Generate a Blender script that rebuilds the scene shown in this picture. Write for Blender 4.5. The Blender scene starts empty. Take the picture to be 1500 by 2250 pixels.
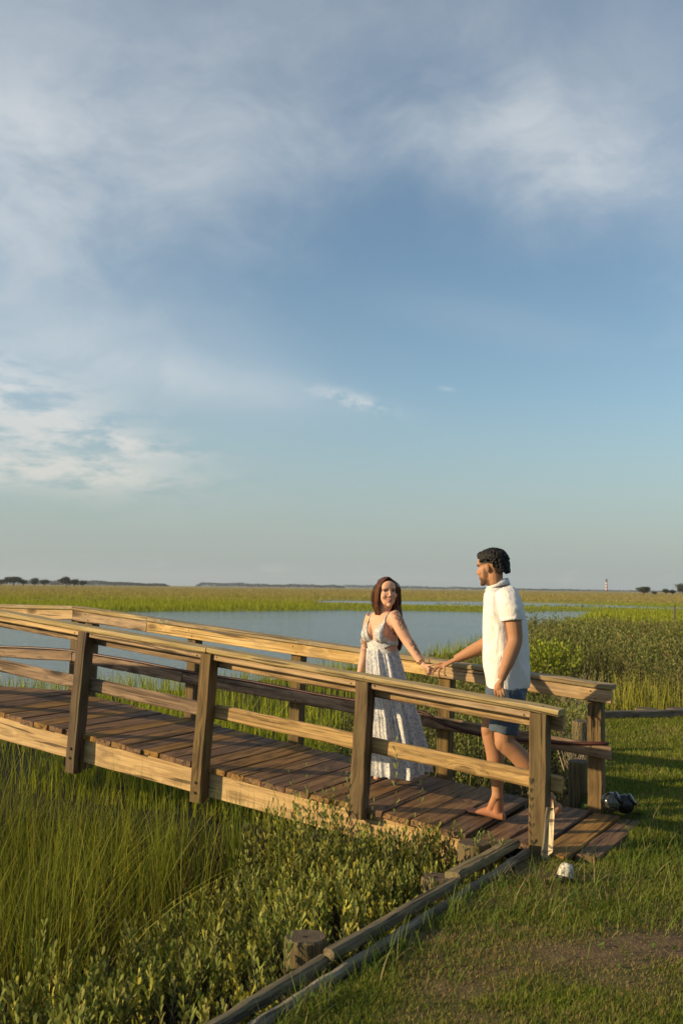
import bpy, bmesh, math, random
import numpy as np
from mathutils import Vector, Matrix

scene = bpy.context.scene
COL = scene.collection
random.seed(4)
rng = np.random.default_rng(11)
R = math.radians

# ------------------------------------------------------------------ camera
EYE = 1.5
FPX = 2187.5                       # focal length in photograph pixels (35 mm)
ROLL = math.atan(.0125)
PITCH = math.atan((1291 - 1125) * math.cos(ROLL) / FPX)
cd = bpy.data.cameras.new('camera')
cam = bpy.data.objects.new('camera', cd)
COL.objects.link(cam)
cd.sensor_fit = 'VERTICAL'
cd.sensor_height = 36
cd.sensor_width = 24
cd.lens = 35
cd.clip_start = .1
cd.clip_end = 30000
cam.matrix_world = Matrix.Translation((0, 0, EYE)) @ Matrix.Rotation(R(90) + PITCH, 4, 'X') @ Matrix.Rotation(ROLL, 4, 'Z')
cd.dof.use_dof = True
cd.dof.focus_distance = 6.6
cd.dof.aperture_fstop = 4.5
scene.camera = cam

# ------------------------------------------------------------------ light
SUN_EL = R(17.5)
SUN_DIR = Vector((.972, .235, 0)).normalized()        # the way the light travels
sd = bpy.data.lights.new('sun', 'SUN')
sun = bpy.data.objects.new('sun', sd)
COL.objects.link(sun)
sd.energy = 5.0
sd.angle = R(.6)
sd.color = (1.0, .755, .41)
trav = Vector((SUN_DIR.x * math.cos(SUN_EL), SUN_DIR.y * math.cos(SUN_EL), -math.sin(SUN_EL)))
sun.rotation_euler = trav.to_track_quat('-Z', 'Y').to_euler()
SUN_ROT = math.atan2(-SUN_DIR.x, -SUN_DIR.y)

vs = scene.view_settings
vs.view_transform = 'Standard'
vs.look = 'None'
vs.gamma = 1
vs.use_curve_mapping = False
vs.exposure = .5


class NT:
    """small node tree helper"""
    def __init__(self, tree):
        self.t = tree
        self.n = tree.nodes
        self.l = tree.links
        self.n.clear()

    def new(self, kind, _in=None, **kw):
        nd = self.n.new(kind)
        for k, v in kw.items():
            setattr(nd, k, v)
        if _in:
            for k, v in _in.items():
                self.put(nd.inputs[k], v)
        return nd

    def put(self, sock, v):
        if isinstance(v, bpy.types.NodeSocket):
            self.l.new(v, sock)
        elif isinstance(v, (tuple, list)) and len(v) == 3 and sock.type == 'RGBA':
            sock.default_value = (*v, 1)
        else:
            sock.default_value = v

    def math(self, op, a, b=0.0, c=None, clamp=False):
        i = {0: a, 1: b}
        if c is not None:
            i[2] = c
        return self.new('ShaderNodeMath', i, operation=op, use_clamp=clamp).outputs[0]

    def vmath(self, op, a, b=(0, 0, 0)):
        nd = self.new('ShaderNodeVectorMath', {0: a, 1: b}, operation=op)
        return nd.outputs['Value'] if op in ('DOT_PRODUCT', 'LENGTH') else nd.outputs[0]

    def mix(self, f, a, b, mode='MIX'):
        nd = self.n.new('ShaderNodeMix')
        nd.data_type = 'RGBA'
        nd.blend_type = mode
        nd.clamp_factor = True
        self.put(nd.inputs[0], f)
        self.put(nd.inputs[6], a)
        self.put(nd.inputs[7], b)
        return nd.outputs[2]

    def noise(self, vec, scale=5., detail=4., rough=.55, dist=0., lac=2.):
        return self.new('ShaderNodeTexNoise', {'Vector': vec, 'Scale': scale, 'Detail': detail, 'Roughness': rough,
                                               'Distortion': dist, 'Lacunarity': lac}).outputs[0]

    def mapping(self, vec, scale=(1, 1, 1), loc=(0, 0, 0), rot=(0, 0, 0)):
        return self.new('ShaderNodeMapping', {'Vector': vec, 'Scale': scale, 'Location': loc, 'Rotation': rot}).outputs[0]

    def ramp(self, f, stops, interp='LINEAR'):
        nd = self.new('ShaderNodeValToRGB', {0: f})
        cr = nd.color_ramp
        cr.interpolation = interp
        while len(cr.elements) < len(stops):
            cr.elements.new(.5)
        for e, (p, c) in zip(cr.elements, stops):
            e.position = p
            e.color = (*c, 1) if len(c) == 3 else c
        return nd.outputs[0]

    def smooth(self, v, a, b, lo=0., hi=1.):
        return self.new('ShaderNodeMapRange', {0: v, 1: a, 2: b, 3: lo, 4: hi}, interpolation_type='SMOOTHSTEP').outputs[0]


# ------------------------------------------------------------------ sky
world = bpy.data.worlds.new('World')
scene.world = world
world.use_nodes = True
w = NT(world.node_tree)
d = w.vmath('NORMALIZE', w.new('ShaderNodeTexCoord').outputs['Generated'])
sky = w.new('ShaderNodeTexSky', sky_type='NISHITA', sun_disc=False, sun_elevation=SUN_EL, sun_rotation=SUN_ROT,
            altitude=0, air_density=1.0, dust_density=.8, ozone_density=1.5)
sepd = w.new('ShaderNodeSeparateXYZ', {0: d})
dz = w.math('MAXIMUM', sepd.outputs[2], 0.0)
# fine fibres drawn out along the wind and a rippled field for the low clouds
warp = w.new('ShaderNodeTexNoise', {'Vector': d, 'Scale': 4.5, 'Detail': 2.})
dw = w.vmath('ADD', d, w.vmath('MULTIPLY', w.vmath('SUBTRACT', warp.outputs['Color'], (.5, .5, .5)), (.16, .16, .12)))
plw = dw
fib = w.noise(w.mapping(dw, (1., 1., 1.7), rot=(0, R(22), 0)), 5.2, 8., .60, .2)
dw2 = w.vmath('ADD', d, w.vmath('MULTIPLY', w.vmath('SUBTRACT', warp.outputs['Color'], (.5, .5, .5)), (.05, .05, .02)))
rip = w.noise(w.mapping(dw2, (1., 1., 3.2), rot=(0, R(10), 0)), 17., 6., .64, .1)


def blob(az, el, ang, sx, sz):
    """soft elongated patch of sky centred on a direction"""
    c = Vector((math.sin(R(az)) * math.cos(R(el)), math.cos(R(az)) * math.cos(R(el)), math.sin(R(el))))
    right = Vector((math.cos(R(az)), -math.sin(R(az)), 0))
    up = right.cross(c)
    a = right * math.cos(R(ang)) + up * math.sin(R(ang))
    b = -right * math.sin(R(ang)) + up * math.cos(R(ang))
    p = w.math('DIVIDE', w.vmath('DOT_PRODUCT', d, tuple(a)), sx)
    q = w.math('DIVIDE', w.vmath('DOT_PRODUCT', d, tuple(b)), sz)
    s = w.math('ADD', w.math('MULTIPLY', p, p), w.math('MULTIPLY', q, q))
    front = w.smooth(w.vmath('DOT_PRODUCT', d, tuple(c)), .2, .7)
    return w.math('MULTIPLY', w.math('EXPONENT', w.math('MULTIPLY', s, -1.)), front)


def wsum(*terms):
    acc = None
    for k, v in terms:
        m = w.math('MULTIPLY', v, k)
        acc = m if acc is None else w.math('ADD', acc, m)
    return acc


el = w.math('ARCSINE', w.math('MINIMUM', dz, 1.))
az = w.math('ARCTAN2', sepd.outputs[0], sepd.outputs[1])
# lower edge of the high veil of cirrus (elevation against azimuth)
edge = w.ramp(w.math('ADD', az, .5, clamp=True), [(0., (.30,) * 3), (.17, (.300,) * 3), (.385, (.326,) * 3), (.465, (.338,) * 3), (.50, (.372,) * 3), (.57, (.392,) * 3), (.637, (.388,) * 3),
                                                  (.70, (.345,) * 3), (.83, (.295,) * 3), (1., (.30,) * 3)])
sheet = w.smooth(w.math('ADD', w.math('SUBTRACT', el, edge), w.math('MULTIPLY', w.math('SUBTRACT', fib, .48), .20)), -.06, .20)
body = w.math('ADD', wsum((.56, blob(-19, 20.5, 6, .27, .15)), (.80, blob(15.0, 19.6, -38, .22, .095)), (.24, blob(-2.6, 19.3, 12, .07, .02))), .20)
veil = w.math('MULTIPLY', sheet, w.math('MULTIPLY', body, w.smooth(fib, .26, .72, .66, 1.28)))
faint = w.math('MULTIPLY', wsum((.50, blob(-16, 14.0, -10, .18, .07)), (.24, blob(-7, 11.5, -8, .12, .022)), (.08, blob(9, 15, -12, .12, .02))), w.smooth(fib, .25, .7, .6, 1.2))
low = wsum((1.5, blob(-19.5, 9.6, -17, .14, .042)), (1.0, blob(-17.5, 6.2, -1, .13, .016)), (.8, blob(-12.5, 7.8, -3, .07, .010)))
low = w.math('MULTIPLY', w.math('MINIMUM', low, 1.15), w.smooth(rip, .34, .60))
small = wsum((1.0, blob(.5, 10.8, -14, .038, .0070)), (.45, blob(6.0, 11.4, -8, .007, .002)))
small = w.math('MULTIPLY', small, w.smooth(w.noise(w.mapping(plw, (1., 1., 2.), rot=(0, R(15), 0)), 40., 5., .65), .34, .60))
hor = w.math('MULTIPLY', w.smooth(sepd.outputs[2], .045, .012), w.smooth(w.noise(w.mapping(d, (16, 16, 60)), 1.3, 4.), .56, .78))
dens = w.math('MINIMUM', w.math('ADD', w.math('ADD', w.math('ADD', veil, faint), w.math('MULTIPLY', low, .56)),
                                w.math('ADD', w.math('MULTIPLY', small, .55), w.math('MULTIPLY', hor, .16))), .88)
warmth = w.smooth(sepd.outputs[2], .24, .08)
ccol = w.mix(warmth, (.50, .525, .535), (.58, .54, .485))
# low grey-blue haze layer all round the horizon
hb = w.math('MULTIPLY', w.smooth(sepd.outputs[2], .22, -.02), .86)
skyc = w.mix(1.0, sky.outputs[0], (.98, 1.05, 1.03), 'MULTIPLY')
skyc = w.mix(hb, skyc, (2.52, 2.88, 3.02))
bg1 = w.new('ShaderNodeBackground', {'Color': skyc, 'Strength': .096})
bg2 = w.new('ShaderNodeBackground', {'Color': ccol, 'Strength': 1.0})
mixs = w.new('ShaderNodeMixShader', {0: dens, 1: bg1.outputs[0], 2: bg2.outputs[0]})
w.new('ShaderNodeOutputWorld', {0: mixs.outputs[0]})
world.cycles.sampling_method = 'MANUAL'
world.cycles.sample_map_resolution = 256


# ------------------------------------------------------------------ helpers
def ray(px, py):
    u, v = px - 750, py - 1125
    uu = u * math.cos(ROLL) + v * math.sin(ROLL)
    vv = -u * math.sin(ROLL) + v * math.cos(ROLL)
    a, c = uu / FPX, -vv / FPX
    return Vector((a, math.cos(PITCH) - c * math.sin(PITCH), math.sin(PITCH) + c * math.cos(PITCH)))


def P(px, py, Y):
    """point at distance Y seen in that direction"""
    r = ray(px, py)
    return r / r.y * Y + Vector((0, 0, EYE))


def onz(px, py, z):
    r = ray(px, py)
    return r * ((z - EYE) / r.z) + Vector((0, 0, EYE))


def tag(o, label=None, cat=None, group=None, kind=None):
    for k, v in (('label', label), ('category', cat), ('group', group), ('kind', kind)):
        if v:
            o[k] = v
    return o


def thing(name, loc, label, cat, group=None):
    o = bpy.data.objects.new(name, None)
    COL.objects.link(o)
    o.empty_display_size = .1
    o.location = loc
    return tag(o, label, cat, group)


def adopt(child, parent):
    child.parent = parent
    # parents are plain translations, so keep the child where it was built
    loc = Vector(parent.location)
    if parent.parent:
        loc = parent.matrix_basis.translation
        child.matrix_parent_inverse = parent.matrix_basis.inverted()
    else:
        child.matrix_parent_inverse = Matrix.Translation(-loc)
    return child


def link(name, me, mat=None, parent=None, M=None):
    o = bpy.data.objects.new(name, me)
    COL.objects.link(o)
    if mat is not None and not me.materials:
        me.materials.append(mat)
    if M is not None:
        o.matrix_basis = M
    if parent is not None:
        adopt(o, parent)
    return o


def np_mesh(name, V, F, tint=None, smooth=False, extra=None):
    """mesh from numpy arrays; F is (n,3) or (n,4)"""
    me = bpy.data.meshes.new(name)
    V = np.asarray(V, np.float32)
    F = np.asarray(F, np.int32)
    n, k = F.shape
    me.vertices.add(len(V))
    me.vertices.foreach_set('co', V.ravel())
    me.loops.add(n * k)
    me.loops.foreach_set('vertex_index', F.ravel())
    me.polygons.add(n)
    me.polygons.foreach_set('loop_start', np.arange(0, n * k, k, dtype=np.int32))
    if smooth:
        me.polygons.foreach_set('use_smooth', np.ones(n, bool))
    else:
        me.polygons.foreach_set('use_smooth', np.zeros(n, bool))
    me.update(calc_edges=True)
    if tint is not None:
        add_tint(me, tint)
    for k2, v in (extra or {}).items():
        a = me.attributes.new(k2, 'FLOAT', 'POINT')
        a.data.foreach_set('value', np.asarray(v, np.float32))
    return me


def add_tint(me, tint, name='tint'):
    a = me.attributes.new(name, 'FLOAT_COLOR', 'POINT')
    t = np.ones((len(tint), 4), np.float32)
    t[:, :3] = tint
    a.data.foreach_set('color', t.ravel())


def vnoise(x, y, s=1., seed=0):
    x = np.asarray(x, float) * s
    y = np.asarray(y, float) * s
    xi, yi = np.floor(x), np.floor(y)
    fx, fy = x - xi, y - yi
    fx, fy = fx * fx * (3 - 2 * fx), fy * fy * (3 - 2 * fy)

    def h(a, b):
        v = np.sin(a * 127.1 + b * 311.7 + seed * 74.7) * 43758.5453
        return v - np.floor(v)
    return (h(xi, yi) * (1 - fx) + h(xi + 1, yi) * fx) * (1 - fy) + (h(xi, yi + 1) * (1 - fx) + h(xi + 1, yi + 1) * fx) * fy


def fbm(x, y, s=1., o=3, seed=0):
    return sum(vnoise(x, y, s * 2 ** i, seed + i) * .5 ** i for i in range(o)) / sum(.5 ** i for i in range(o))


def sstep(a, b, x):
    t = np.clip((np.asarray(x, float) - a) / (b - a), 0, 1)
    return t * t * (3 - 2 * t)


# ------------------------------------------------------------------ materials
MATS = {}


def material(name):
    m = bpy.data.materials.new(name)
    m.use_nodes = True
    MATS[name] = m
    return m, NT(m.node_tree)


def finish(t, bsdf, disp=None):
    o = t.new('ShaderNodeOutputMaterial', {0: bsdf})
    return o


def bump(t, h, strength=.4, dist=.01):
    return t.new('ShaderNodeBump', {'Height': h, 'Strength': strength, 'Distance': dist}).outputs[0]


def wood(name, light, dark, stain=(.02, .016, .012), stain_amt=.5, rough=.75, moss=None, moss_amt=0., knots=.6, grain=1., spec=.3, lichen=0.):
    m, t = material(name)
    co = t.new('ShaderNodeTexCoord').outputs['Object']
    info = t.new('ShaderNodeObjectInfo')
    rnd = info.outputs['Random']
    off = t.new('ShaderNodeCombineXYZ', {0: t.math('MULTIPLY', rnd, 37.), 1: t.math('MULTIPLY', rnd, 11.3), 2: t.math('MULTIPLY', rnd, 5.7)}).outputs[0]
    v = t.vmath('ADD', co, off)
    # knots bend the grain round them
    vk = t.mapping(v, (2.6, 7., 7.))
    vor = t.new('ShaderNodeTexVoronoi', {'Vector': vk, 'Scale': 1., 'Randomness': 1.}, feature='F1')
    kd = vor.outputs['Distance']
    kn = t.smooth(kd, .30, .06)
    gv = t.vmath('ADD', t.mapping(v, (.9, 20. * grain, 20. * grain)),
                 t.new('ShaderNodeCombineXYZ', {0: 0., 1: t.math('MULTIPLY', t.smooth(kd, .55, .0), 2.6 * knots), 2: 0.}).outputs[0])
    g1 = t.noise(gv, 1.6, 5., .6, .6)
    g2 = t.noise(t.mapping(v, (1.6, 46. * grain, 46. * grain)), 1.5, 3., .6)
    g = t.math('ADD', t.math('MULTIPLY', g1, .65), t.math('MULTIPLY', g2, .45))
    col = t.mix(t.smooth(g, .36, .72), dark, light)
    # weather stains, each board its own shade
    st = t.noise(t.mapping(v, (1.3, 5., 5.)), 2.3, 5., .66, .6)
    col = t.mix(t.math('MULTIPLY', t.smooth(st, .50, .74), stain_amt), col, stain)
    col = t.mix(t.math('MULTIPLY', kn, knots), col, tuple(c * .28 for c in dark))
    hsv = t.new('ShaderNodeHueSaturation', {'Hue': t.math('ADD', .492, t.math('MULTIPLY', rnd, .016)), 'Saturation': t.math('ADD', .82, t.math('MULTIPLY', rnd, .3)),
                                            'Value': t.math('ADD', .72, t.math('MULTIPLY', rnd, .56)), 'Color': col})
    col = hsv.outputs[0]
    if moss:
        mm = t.math('MULTIPLY', t.smooth(t.noise(t.mapping(v, (1.2, 5, 5)), 2.6, 5., .6), .46, .66), moss_amt)
        col = t.mix(mm, col, moss)
    if lichen:
        ln = t.noise(v, 26., 5., .7)
        lz = t.smooth(t.noise(t.mapping(v, (1., 1, 1)), 3.4, 3., .6), .52, .66)
        lm = t.math('MULTIPLY', t.math('MULTIPLY', t.smooth(ln, .54, .62), lz), lichen)
        col = t.mix(lm, col, (.33, .35, .24))
        ld = t.math('MULTIPLY', t.math('MULTIPLY', t.smooth(t.noise(v, 40., 4., .7), .60, .66), lz), lichen)
        col = t.mix(ld, col, (.05, .05, .04))
    crack = t.smooth(t.noise(t.mapping(v, (.9, 30, 30)), 1.2, 2., .5, .3), .62, .68)
    col = t.mix(t.math('MULTIPLY', crack, .75), col, (.02, .014, .01))
    hgt = t.math('SUBTRACT', t.math('ADD', g, t.math('MULTIPLY', kn, .3)), t.math('MULTIPLY', crack, .9))
    b = t.new('ShaderNodeBsdfPrincipled', {'Base Color': col, 'Roughness': rough, 'Specular IOR Level': spec, 'Normal': bump(t, hgt, .7, .006)})
    finish(t, b.outputs[0])
    return m


wood('rail_wood', (.38, .25, .13), (.12, .070, .033), (.065, .050, .036), .85, .8, knots=.9)
wood('board_wood', (.50, .35, .19), (.24, .145, .065), (.13, .10, .07), .7, .8, knots=.8)
wood('cap_wood', (.40, .30, .16), (.20, .14, .066), (.15, .125, .075), .7, .85, knots=.3, lichen=.95, moss=(.33, .25, .085), moss_amt=.5)
wood('post_wood', (.170, .108, .050), (.055, .033, .015), (.035, .026, .016), .65, .8, moss=(.115, .090, .034), moss_amt=.5, knots=.4)
wood('deck_wood', (.265, .145, .058), (.090, .048, .021), (.020, .016, .012), .9, .75, knots=.4, spec=.2)
wood('fascia_wood', (.54, .37, .17), (.28, .17, .068), (.12, .09, .058), .55, .8, knots=.35)
wood('grey_wood', (.19, .165, .13), (.060, .050, .038), (.018, .016, .013), .75, .85, moss=(.085, .085, .035), moss_amt=.35, knots=.2)
wood('pale_timber', (.27, .225, .165), (.085, .067, .048), (.03, .026, .02), .7, .85, moss=(.09, .09, .04), moss_amt=.25, knots=.2)
wood('mossy_timber', (.19, .15, .085), (.058, .045, .026), (.014, .013, .009), .7, .9, moss=(.085, .088, .034), moss_amt=.5, knots=.2)
wood('splinter_wood', (.62, .50, .33), (.42, .31, .18), (.22, .18, .13), .35, .8, knots=.0)


def stump_mat():
    m, t = material('piling_wood')
    co = t.new('ShaderNodeTexCoord').outputs['Object']
    nrm = t.new('ShaderNodeNewGeometry').outputs['Normal']
    rnd = t.new('ShaderNodeObjectInfo').outputs['Random']
    top = t.smooth(t.new('ShaderNodeSeparateXYZ', {0: nrm}).outputs[2], .6, .9)
    wv = t.new('ShaderNodeTexWave', {'Vector': t.mapping(co, (1, 1, .2)), 'Scale': 26., 'Distortion': 3.2, 'Detail': 3., 'Detail Scale': 1.2},
               wave_type='RINGS', rings_direction='Z')
    sep = t.new('ShaderNodeSeparateXYZ', {0: co})
    ang = t.math('ARCTAN2', sep.outputs[1], sep.outputs[0])
    cv = t.new('ShaderNodeCombineXYZ', {0: t.math('MULTIPLY', ang, 9.), 1: t.math('MULTIPLY', sep.outputs[2], 2.5), 2: t.math('MULTIPLY', rnd, 9.)}).outputs[0]
    gr = t.noise(cv, 1.3, 5., .65, .3)
    side = t.mix(t.smooth(gr, .3, .7), (.055, .040, .02), (.21, .16, .08))
    side = t.mix(t.math('MULTIPLY', t.smooth(t.noise(co, 11., 4.), .48, .68), .7), side, (.12, .135, .05))
    crackside = t.smooth(t.noise(t.vmath('MULTIPLY', cv, (2.2, .5, 1)), 1.1, 2.), .62, .68)
    side = t.mix(crackside, side, (.018, .012, .007))
    cap = t.mix(wv.outputs[0], (.055, .042, .03), (.15, .11, .07))
    cap = t.mix(t.smooth(t.noise(co, 30., 4.), .5, .7), cap, (.07, .055, .04))
    cap = t.mix(t.smooth(t.vmath('LENGTH', t.vmath('MULTIPLY', co, (1, 1, 0))), .02, .005), cap, (.015, .01, .008))
    col = t.mix(top, side, cap)
    hgt = t.math('SUBTRACT', t.math('ADD', gr, t.math('MULTIPLY', wv.outputs[0], .3)), crackside)
    b = t.new('ShaderNodeBsdfPrincipled', {'Base Color': col, 'Roughness': .85, 'Specular IOR Level': .2, 'Normal': bump(t, hgt, .8, .006)})
    finish(t, b.outputs[0])


stump_mat()


def leaf_mat(name, rough=.5, trans=.35, spec=.35, gain=1.0):
    m, t = material(name)
    c = t.new('ShaderNodeAttribute', attribute_name='tint').outputs['Color']
    if gain != 1.0:
        c = t.mix(1.0, c, (gain, gain, gain), 'MULTIPLY')
    p = t.new('ShaderNodeBsdfPrincipled', {'Base Color': c, 'Roughness': rough, 'Specular IOR Level': spec})
    tr = t.new('ShaderNodeBsdfTranslucent', {'Color': t.mix(1.0, c, (1.25, 1.2, .5), 'MULTIPLY')})
    mx = t.new('ShaderNodeMixShader', {0: trans, 1: p.outputs[0], 2: tr.outputs[0]})
    finish(t, mx.outputs[0])
    return m


leaf_mat('leaf', .6, .22, .12)
leaf_mat('grass', .7, .30, .06)
leaf_mat('twig', .8, .0, .1)


def plain(name, col, rough=.6, metal=0., spec=.4, vary=.15, scale=30.):
    m, t = material(name)
    co = t.new('ShaderNodeTexCoord').outputs['Object']
    n = t.noise(co, scale, 4., .6)
    c = t.mix(t.smooth(n, .3, .7), tuple(x * (1 - vary) for x in col), tuple(min(1, x * (1 + vary)) for x in col))
    b = t.new('ShaderNodeBsdfPrincipled', {'Base Color': c, 'Roughness': rough, 'Metallic': metal, 'Specular IOR Level': spec,
                                           'Normal': bump(t, n, .15, .003)})
    finish(t, b.outputs[0])
    return m


plain('bolt_iron', (.035, .028, .024), .6, .6)
plain('nail_iron', (.22, .20, .18), .5, .8)
plain('hose_rubber', (.045, .013, .010), .45, vary=.25)
plain('dark_plastic', (.015, .014, .014), .35, vary=.4)


def ground_mat():
    m, t = material('ground')
    c = t.new('ShaderNodeAttribute', attribute_name='tint').outputs['Color']
    co = t.new('ShaderNodeNewGeometry').outputs['Position']
    n1 = t.noise(co, 9., 6., .65)
    n2 = t.noise(co, 60., 4., .6)
    n3 = t.noise(t.mapping(co, (.02, .05, 1)), 1., 5., .6)
    k = t.math('ADD', t.math('ADD', t.math('MULTIPLY', n1, .7), t.math('MULTIPLY', n2, .5)), t.math('MULTIPLY', n3, .5))
    cc = t.mix(t.smooth(k, .5, 1.15), t.mix(1.0, c, (.5, .5, .48), 'MULTIPLY'), t.mix(1.0, c, (1.4, 1.4, 1.4), 'MULTIPLY'))
    b = t.new('ShaderNodeBsdfPrincipled', {'Base Color': cc, 'Roughness': .95, 'Specular IOR Level': .1, 'Normal': bump(t, k, .9, .02)})
    finish(t, b.outputs[0])


ground_mat()


def water_mat():
    m, t = material('water')
    co = t.new('ShaderNodeNewGeometry').outputs['Position']
    r1 = t.noise(t.mapping(co, (1.0, 2.6, 1), rot=(0, 0, R(12))), 1.5, 4., .6, .4)
    r2 = t.noise(t.mapping(co, (.12, .22, 1)), 1., 3., .5)
    h = t.math('MULTIPLY', r1, t.math('ADD', .35, r2))
    b = t.new('ShaderNodeBsdfPrincipled', {'Base Color': (.085, .135, .155), 'Roughness': .10, 'IOR': 1.33, 'Specular IOR Level': .5,
                                           'Normal': bump(t, h, 1.0, .13)})
    finish(t, b.outputs[0])


water_mat()


def skin_mat(name, rough=.5):
    m, t = material(name)
    c = t.new('ShaderNodeAttribute', attribute_name='tint').outputs['Color']
    tat = t.new('ShaderNodeAttribute', attribute_name='tattoo').outputs['Fac']
    co = t.new('ShaderNodeTexCoord').outputs['Object']
    n = t.noise(co, 90., 4., .6)
    c = t.mix(t.math('MULTIPLY', t.smooth(n, .45, .75), .16), c, t.mix(1.0, c, (.7, .5, .45), 'MULTIPLY'))
    v1 = t.new('ShaderNodeTexVoronoi', {'Vector': t.vmath('ADD', co, t.vmath('MULTIPLY', t.new('ShaderNodeTexNoise', {'Vector': co, 'Scale': 28.}).outputs['Color'], (.03, .03, .03))),
                                        'Scale': 34.}, feature='DISTANCE_TO_EDGE').outputs['Distance']
    line = t.smooth(v1, .16, .05)
    shade = t.smooth(t.noise(co, 30., 3.), .42, .62)
    ink = t.math('MULTIPLY', tat, t.math('MAXIMUM', line, t.math('MULTIPLY', shade, .75)), clamp=True)
    c = t.mix(t.math('MULTIPLY', ink, .85), c, (.045, .04, .042))
    b = t.new('ShaderNodeBsdfPrincipled', {'Base Color': c, 'Roughness': rough, 'Specular IOR Level': .22, 'Normal': bump(t, n, .1, .002)})
    b.inputs['Subsurface Weight'].default_value = .10
    b.inputs['Subsurface Radius'].default_value = (.012, .005, .003)
    b.inputs['Subsurface Scale'].default_value = .6
    finish(t, b.outputs[0])


skin_mat('skin', .62)


def cloth(name, col, weave=420., vary=.06, rough=.85, stripe=0.):
    m, t = material(name)
    co = t.new('ShaderNodeTexCoord').outputs['Object']
    n = t.noise(co, weave, 2., .5)
    fold = t.noise(t.mapping(co, (1, 1, .55)), 9., 3., .5, .8)
    c = t.mix(n, tuple(x * (1 - vary) for x in col), tuple(min(1, x * (1 + vary)) for x in col))
    if stripe:
        w1 = t.new('ShaderNodeTexWave', {'Vector': co, 'Scale': 26., 'Distortion': 1.5}, bands_direction='X').outputs[0]
        c = t.mix(t.math('MULTIPLY', t.smooth(w1, .6, .9), stripe), c, tuple(x * 1.7 for x in col))
    nb = bump(t, fold, .5, .05)
    nb = t.new('ShaderNodeBump', {'Height': n, 'Strength': .15, 'Distance': .001, 'Normal': nb}).outputs[0]
    b = t.new('ShaderNodeBsdfPrincipled', {'Base Color': c, 'Roughness': rough, 'Specular IOR Level': .15, 'Normal': nb})
    b.inputs['Sheen Weight'].default_value = .15
    finish(t, b.outputs[0])


cloth('white_cotton', (.66, .63, .61))
cloth('navy_cotton', (.030, .043, .066), stripe=.35)
cloth('grey_blue_cotton', (.058, .078, .110), stripe=.25)


def floral():
    m, t = material('floral_cotton')
    co = t.new('ShaderNodeTexCoord').outputs['Object']
    wv = t.vmath('ADD', co, t.vmath('MULTIPLY', t.new('ShaderNodeTexNoise', {'Vector': co, 'Scale': 22., 'Detail': 2.}).outputs['Color'], (.05, .05, .05)))
    v1 = t.new('ShaderNodeTexVoronoi', {'Vector': wv, 'Scale': 80.}, feature='DISTANCE_TO_EDGE').outputs['Distance']
    lines = t.smooth(v1, .13, .04)
    patch = t.smooth(t.noise(wv, 30., 4., .65), .38, .50)
    fl = t.smooth(t.noise(wv, 55., 3., .6), .55, .62)
    ink = t.math('MULTIPLY', patch, t.math('MAXIMUM', lines, fl))
    tone = t.mix(t.smooth(t.noise(co, 35., 2.), .4, .6), (.15, .20, .32), (.28, .32, .41))
    c = t.mix(t.math('MULTIPLY', ink, .85), (.66, .635, .61), tone)
    n = t.noise(co, 400., 2.)
    b = t.new('ShaderNodeBsdfPrincipled', {'Base Color': c, 'Roughness': .85, 'Specular IOR Level': .15, 'Normal': bump(t, n, .15, .001)})
    tr = t.new('ShaderNodeBsdfTranslucent', {'Color': c})
    mx = t.new('ShaderNodeMixShader', {0: .15, 1: b.outputs[0], 2: tr.outputs[0]})
    finish(t, mx.outputs[0])


floral()


def hair_mat(name, col, col2, rough=.42):
    m, t = material(name)
    co = t.new('ShaderNodeTexCoord').outputs['Object']
    n = t.noise(t.mapping(co, (160, 160, 14)), 1., 3., .6)
    c = t.mix(t.smooth(n, .35, .7), col, col2)
    b = t.new('ShaderNodeBsdfPrincipled', {'Base Color': c, 'Roughness': rough, 'Specular IOR Level': .22, 'Normal': bump(t, n, .5, .004)})
    finish(t, b.outputs[0])


hair_mat('black_hair', (.005, .004, .004), (.014, .012, .011), .6)
hair_mat('brown_hair', (.030, .013, .008), (.13, .052, .024))
plain('gold', (.65, .42, .16), .3, .9)
M_ = MATS

# ------------------------------------------------------------------ bridge frame of reference
TH = R(28.4)
O2 = Vector((1.171, 5.948, 0))
AX = Vector((-math.cos(TH), math.sin(TH), 0))        # along the bridge, away from the lawn
NX = Vector((math.sin(TH), math.cos(TH), 0))         # across the bridge, away from the camera


def B(t, n, z):
    return O2 + AX * t + NX * n + Vector((0, 0, z))


PEAK = 4.86


def deck_z(t):
    t = min(t, PEAK)
    return max(-.018, -.05 + .1135 * t) if t > .35 else -.018


# ------------------------------------------------------------------ terrain
NEAR_X = [-200, -60, -30, -8, -3, 0, 4, 10, 18, 24, 26]
NEAR_Y = [10, 12, 14, 19.5, 22.5, 27, 35, 54, 79, 96, 99]
FAR_X = [-300, -60, -25, -12, 0, 20, 26]
FAR_Y = [40, 62, 76, 88, 97, 100, 99]
WATER_Z = -.75


def lawn_dist(x, y):
    """signed distance-like value, positive on the lawn"""
    x = np.asarray(x, float)
    y = np.asarray(y, float)
    # the edge: foreground timber line, past the bridge end, up to the far timber
    ey = np.array([-80., 3.2, 3.56, 6.02, 6.6, 7.1, 8.5, 12.15, 12.4, 12.6])
    ex = np.array([-50.3, -.50, -.29, 1.16, 1.60, 1.72, 2.05, 3.15, 3.6, 60.])
    e = np.interp(y, ey, ex)
    d1 = (x - e) * .86
    return np.minimum(d1, np.where(y > 9, 12.45 - y, 99.))


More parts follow.
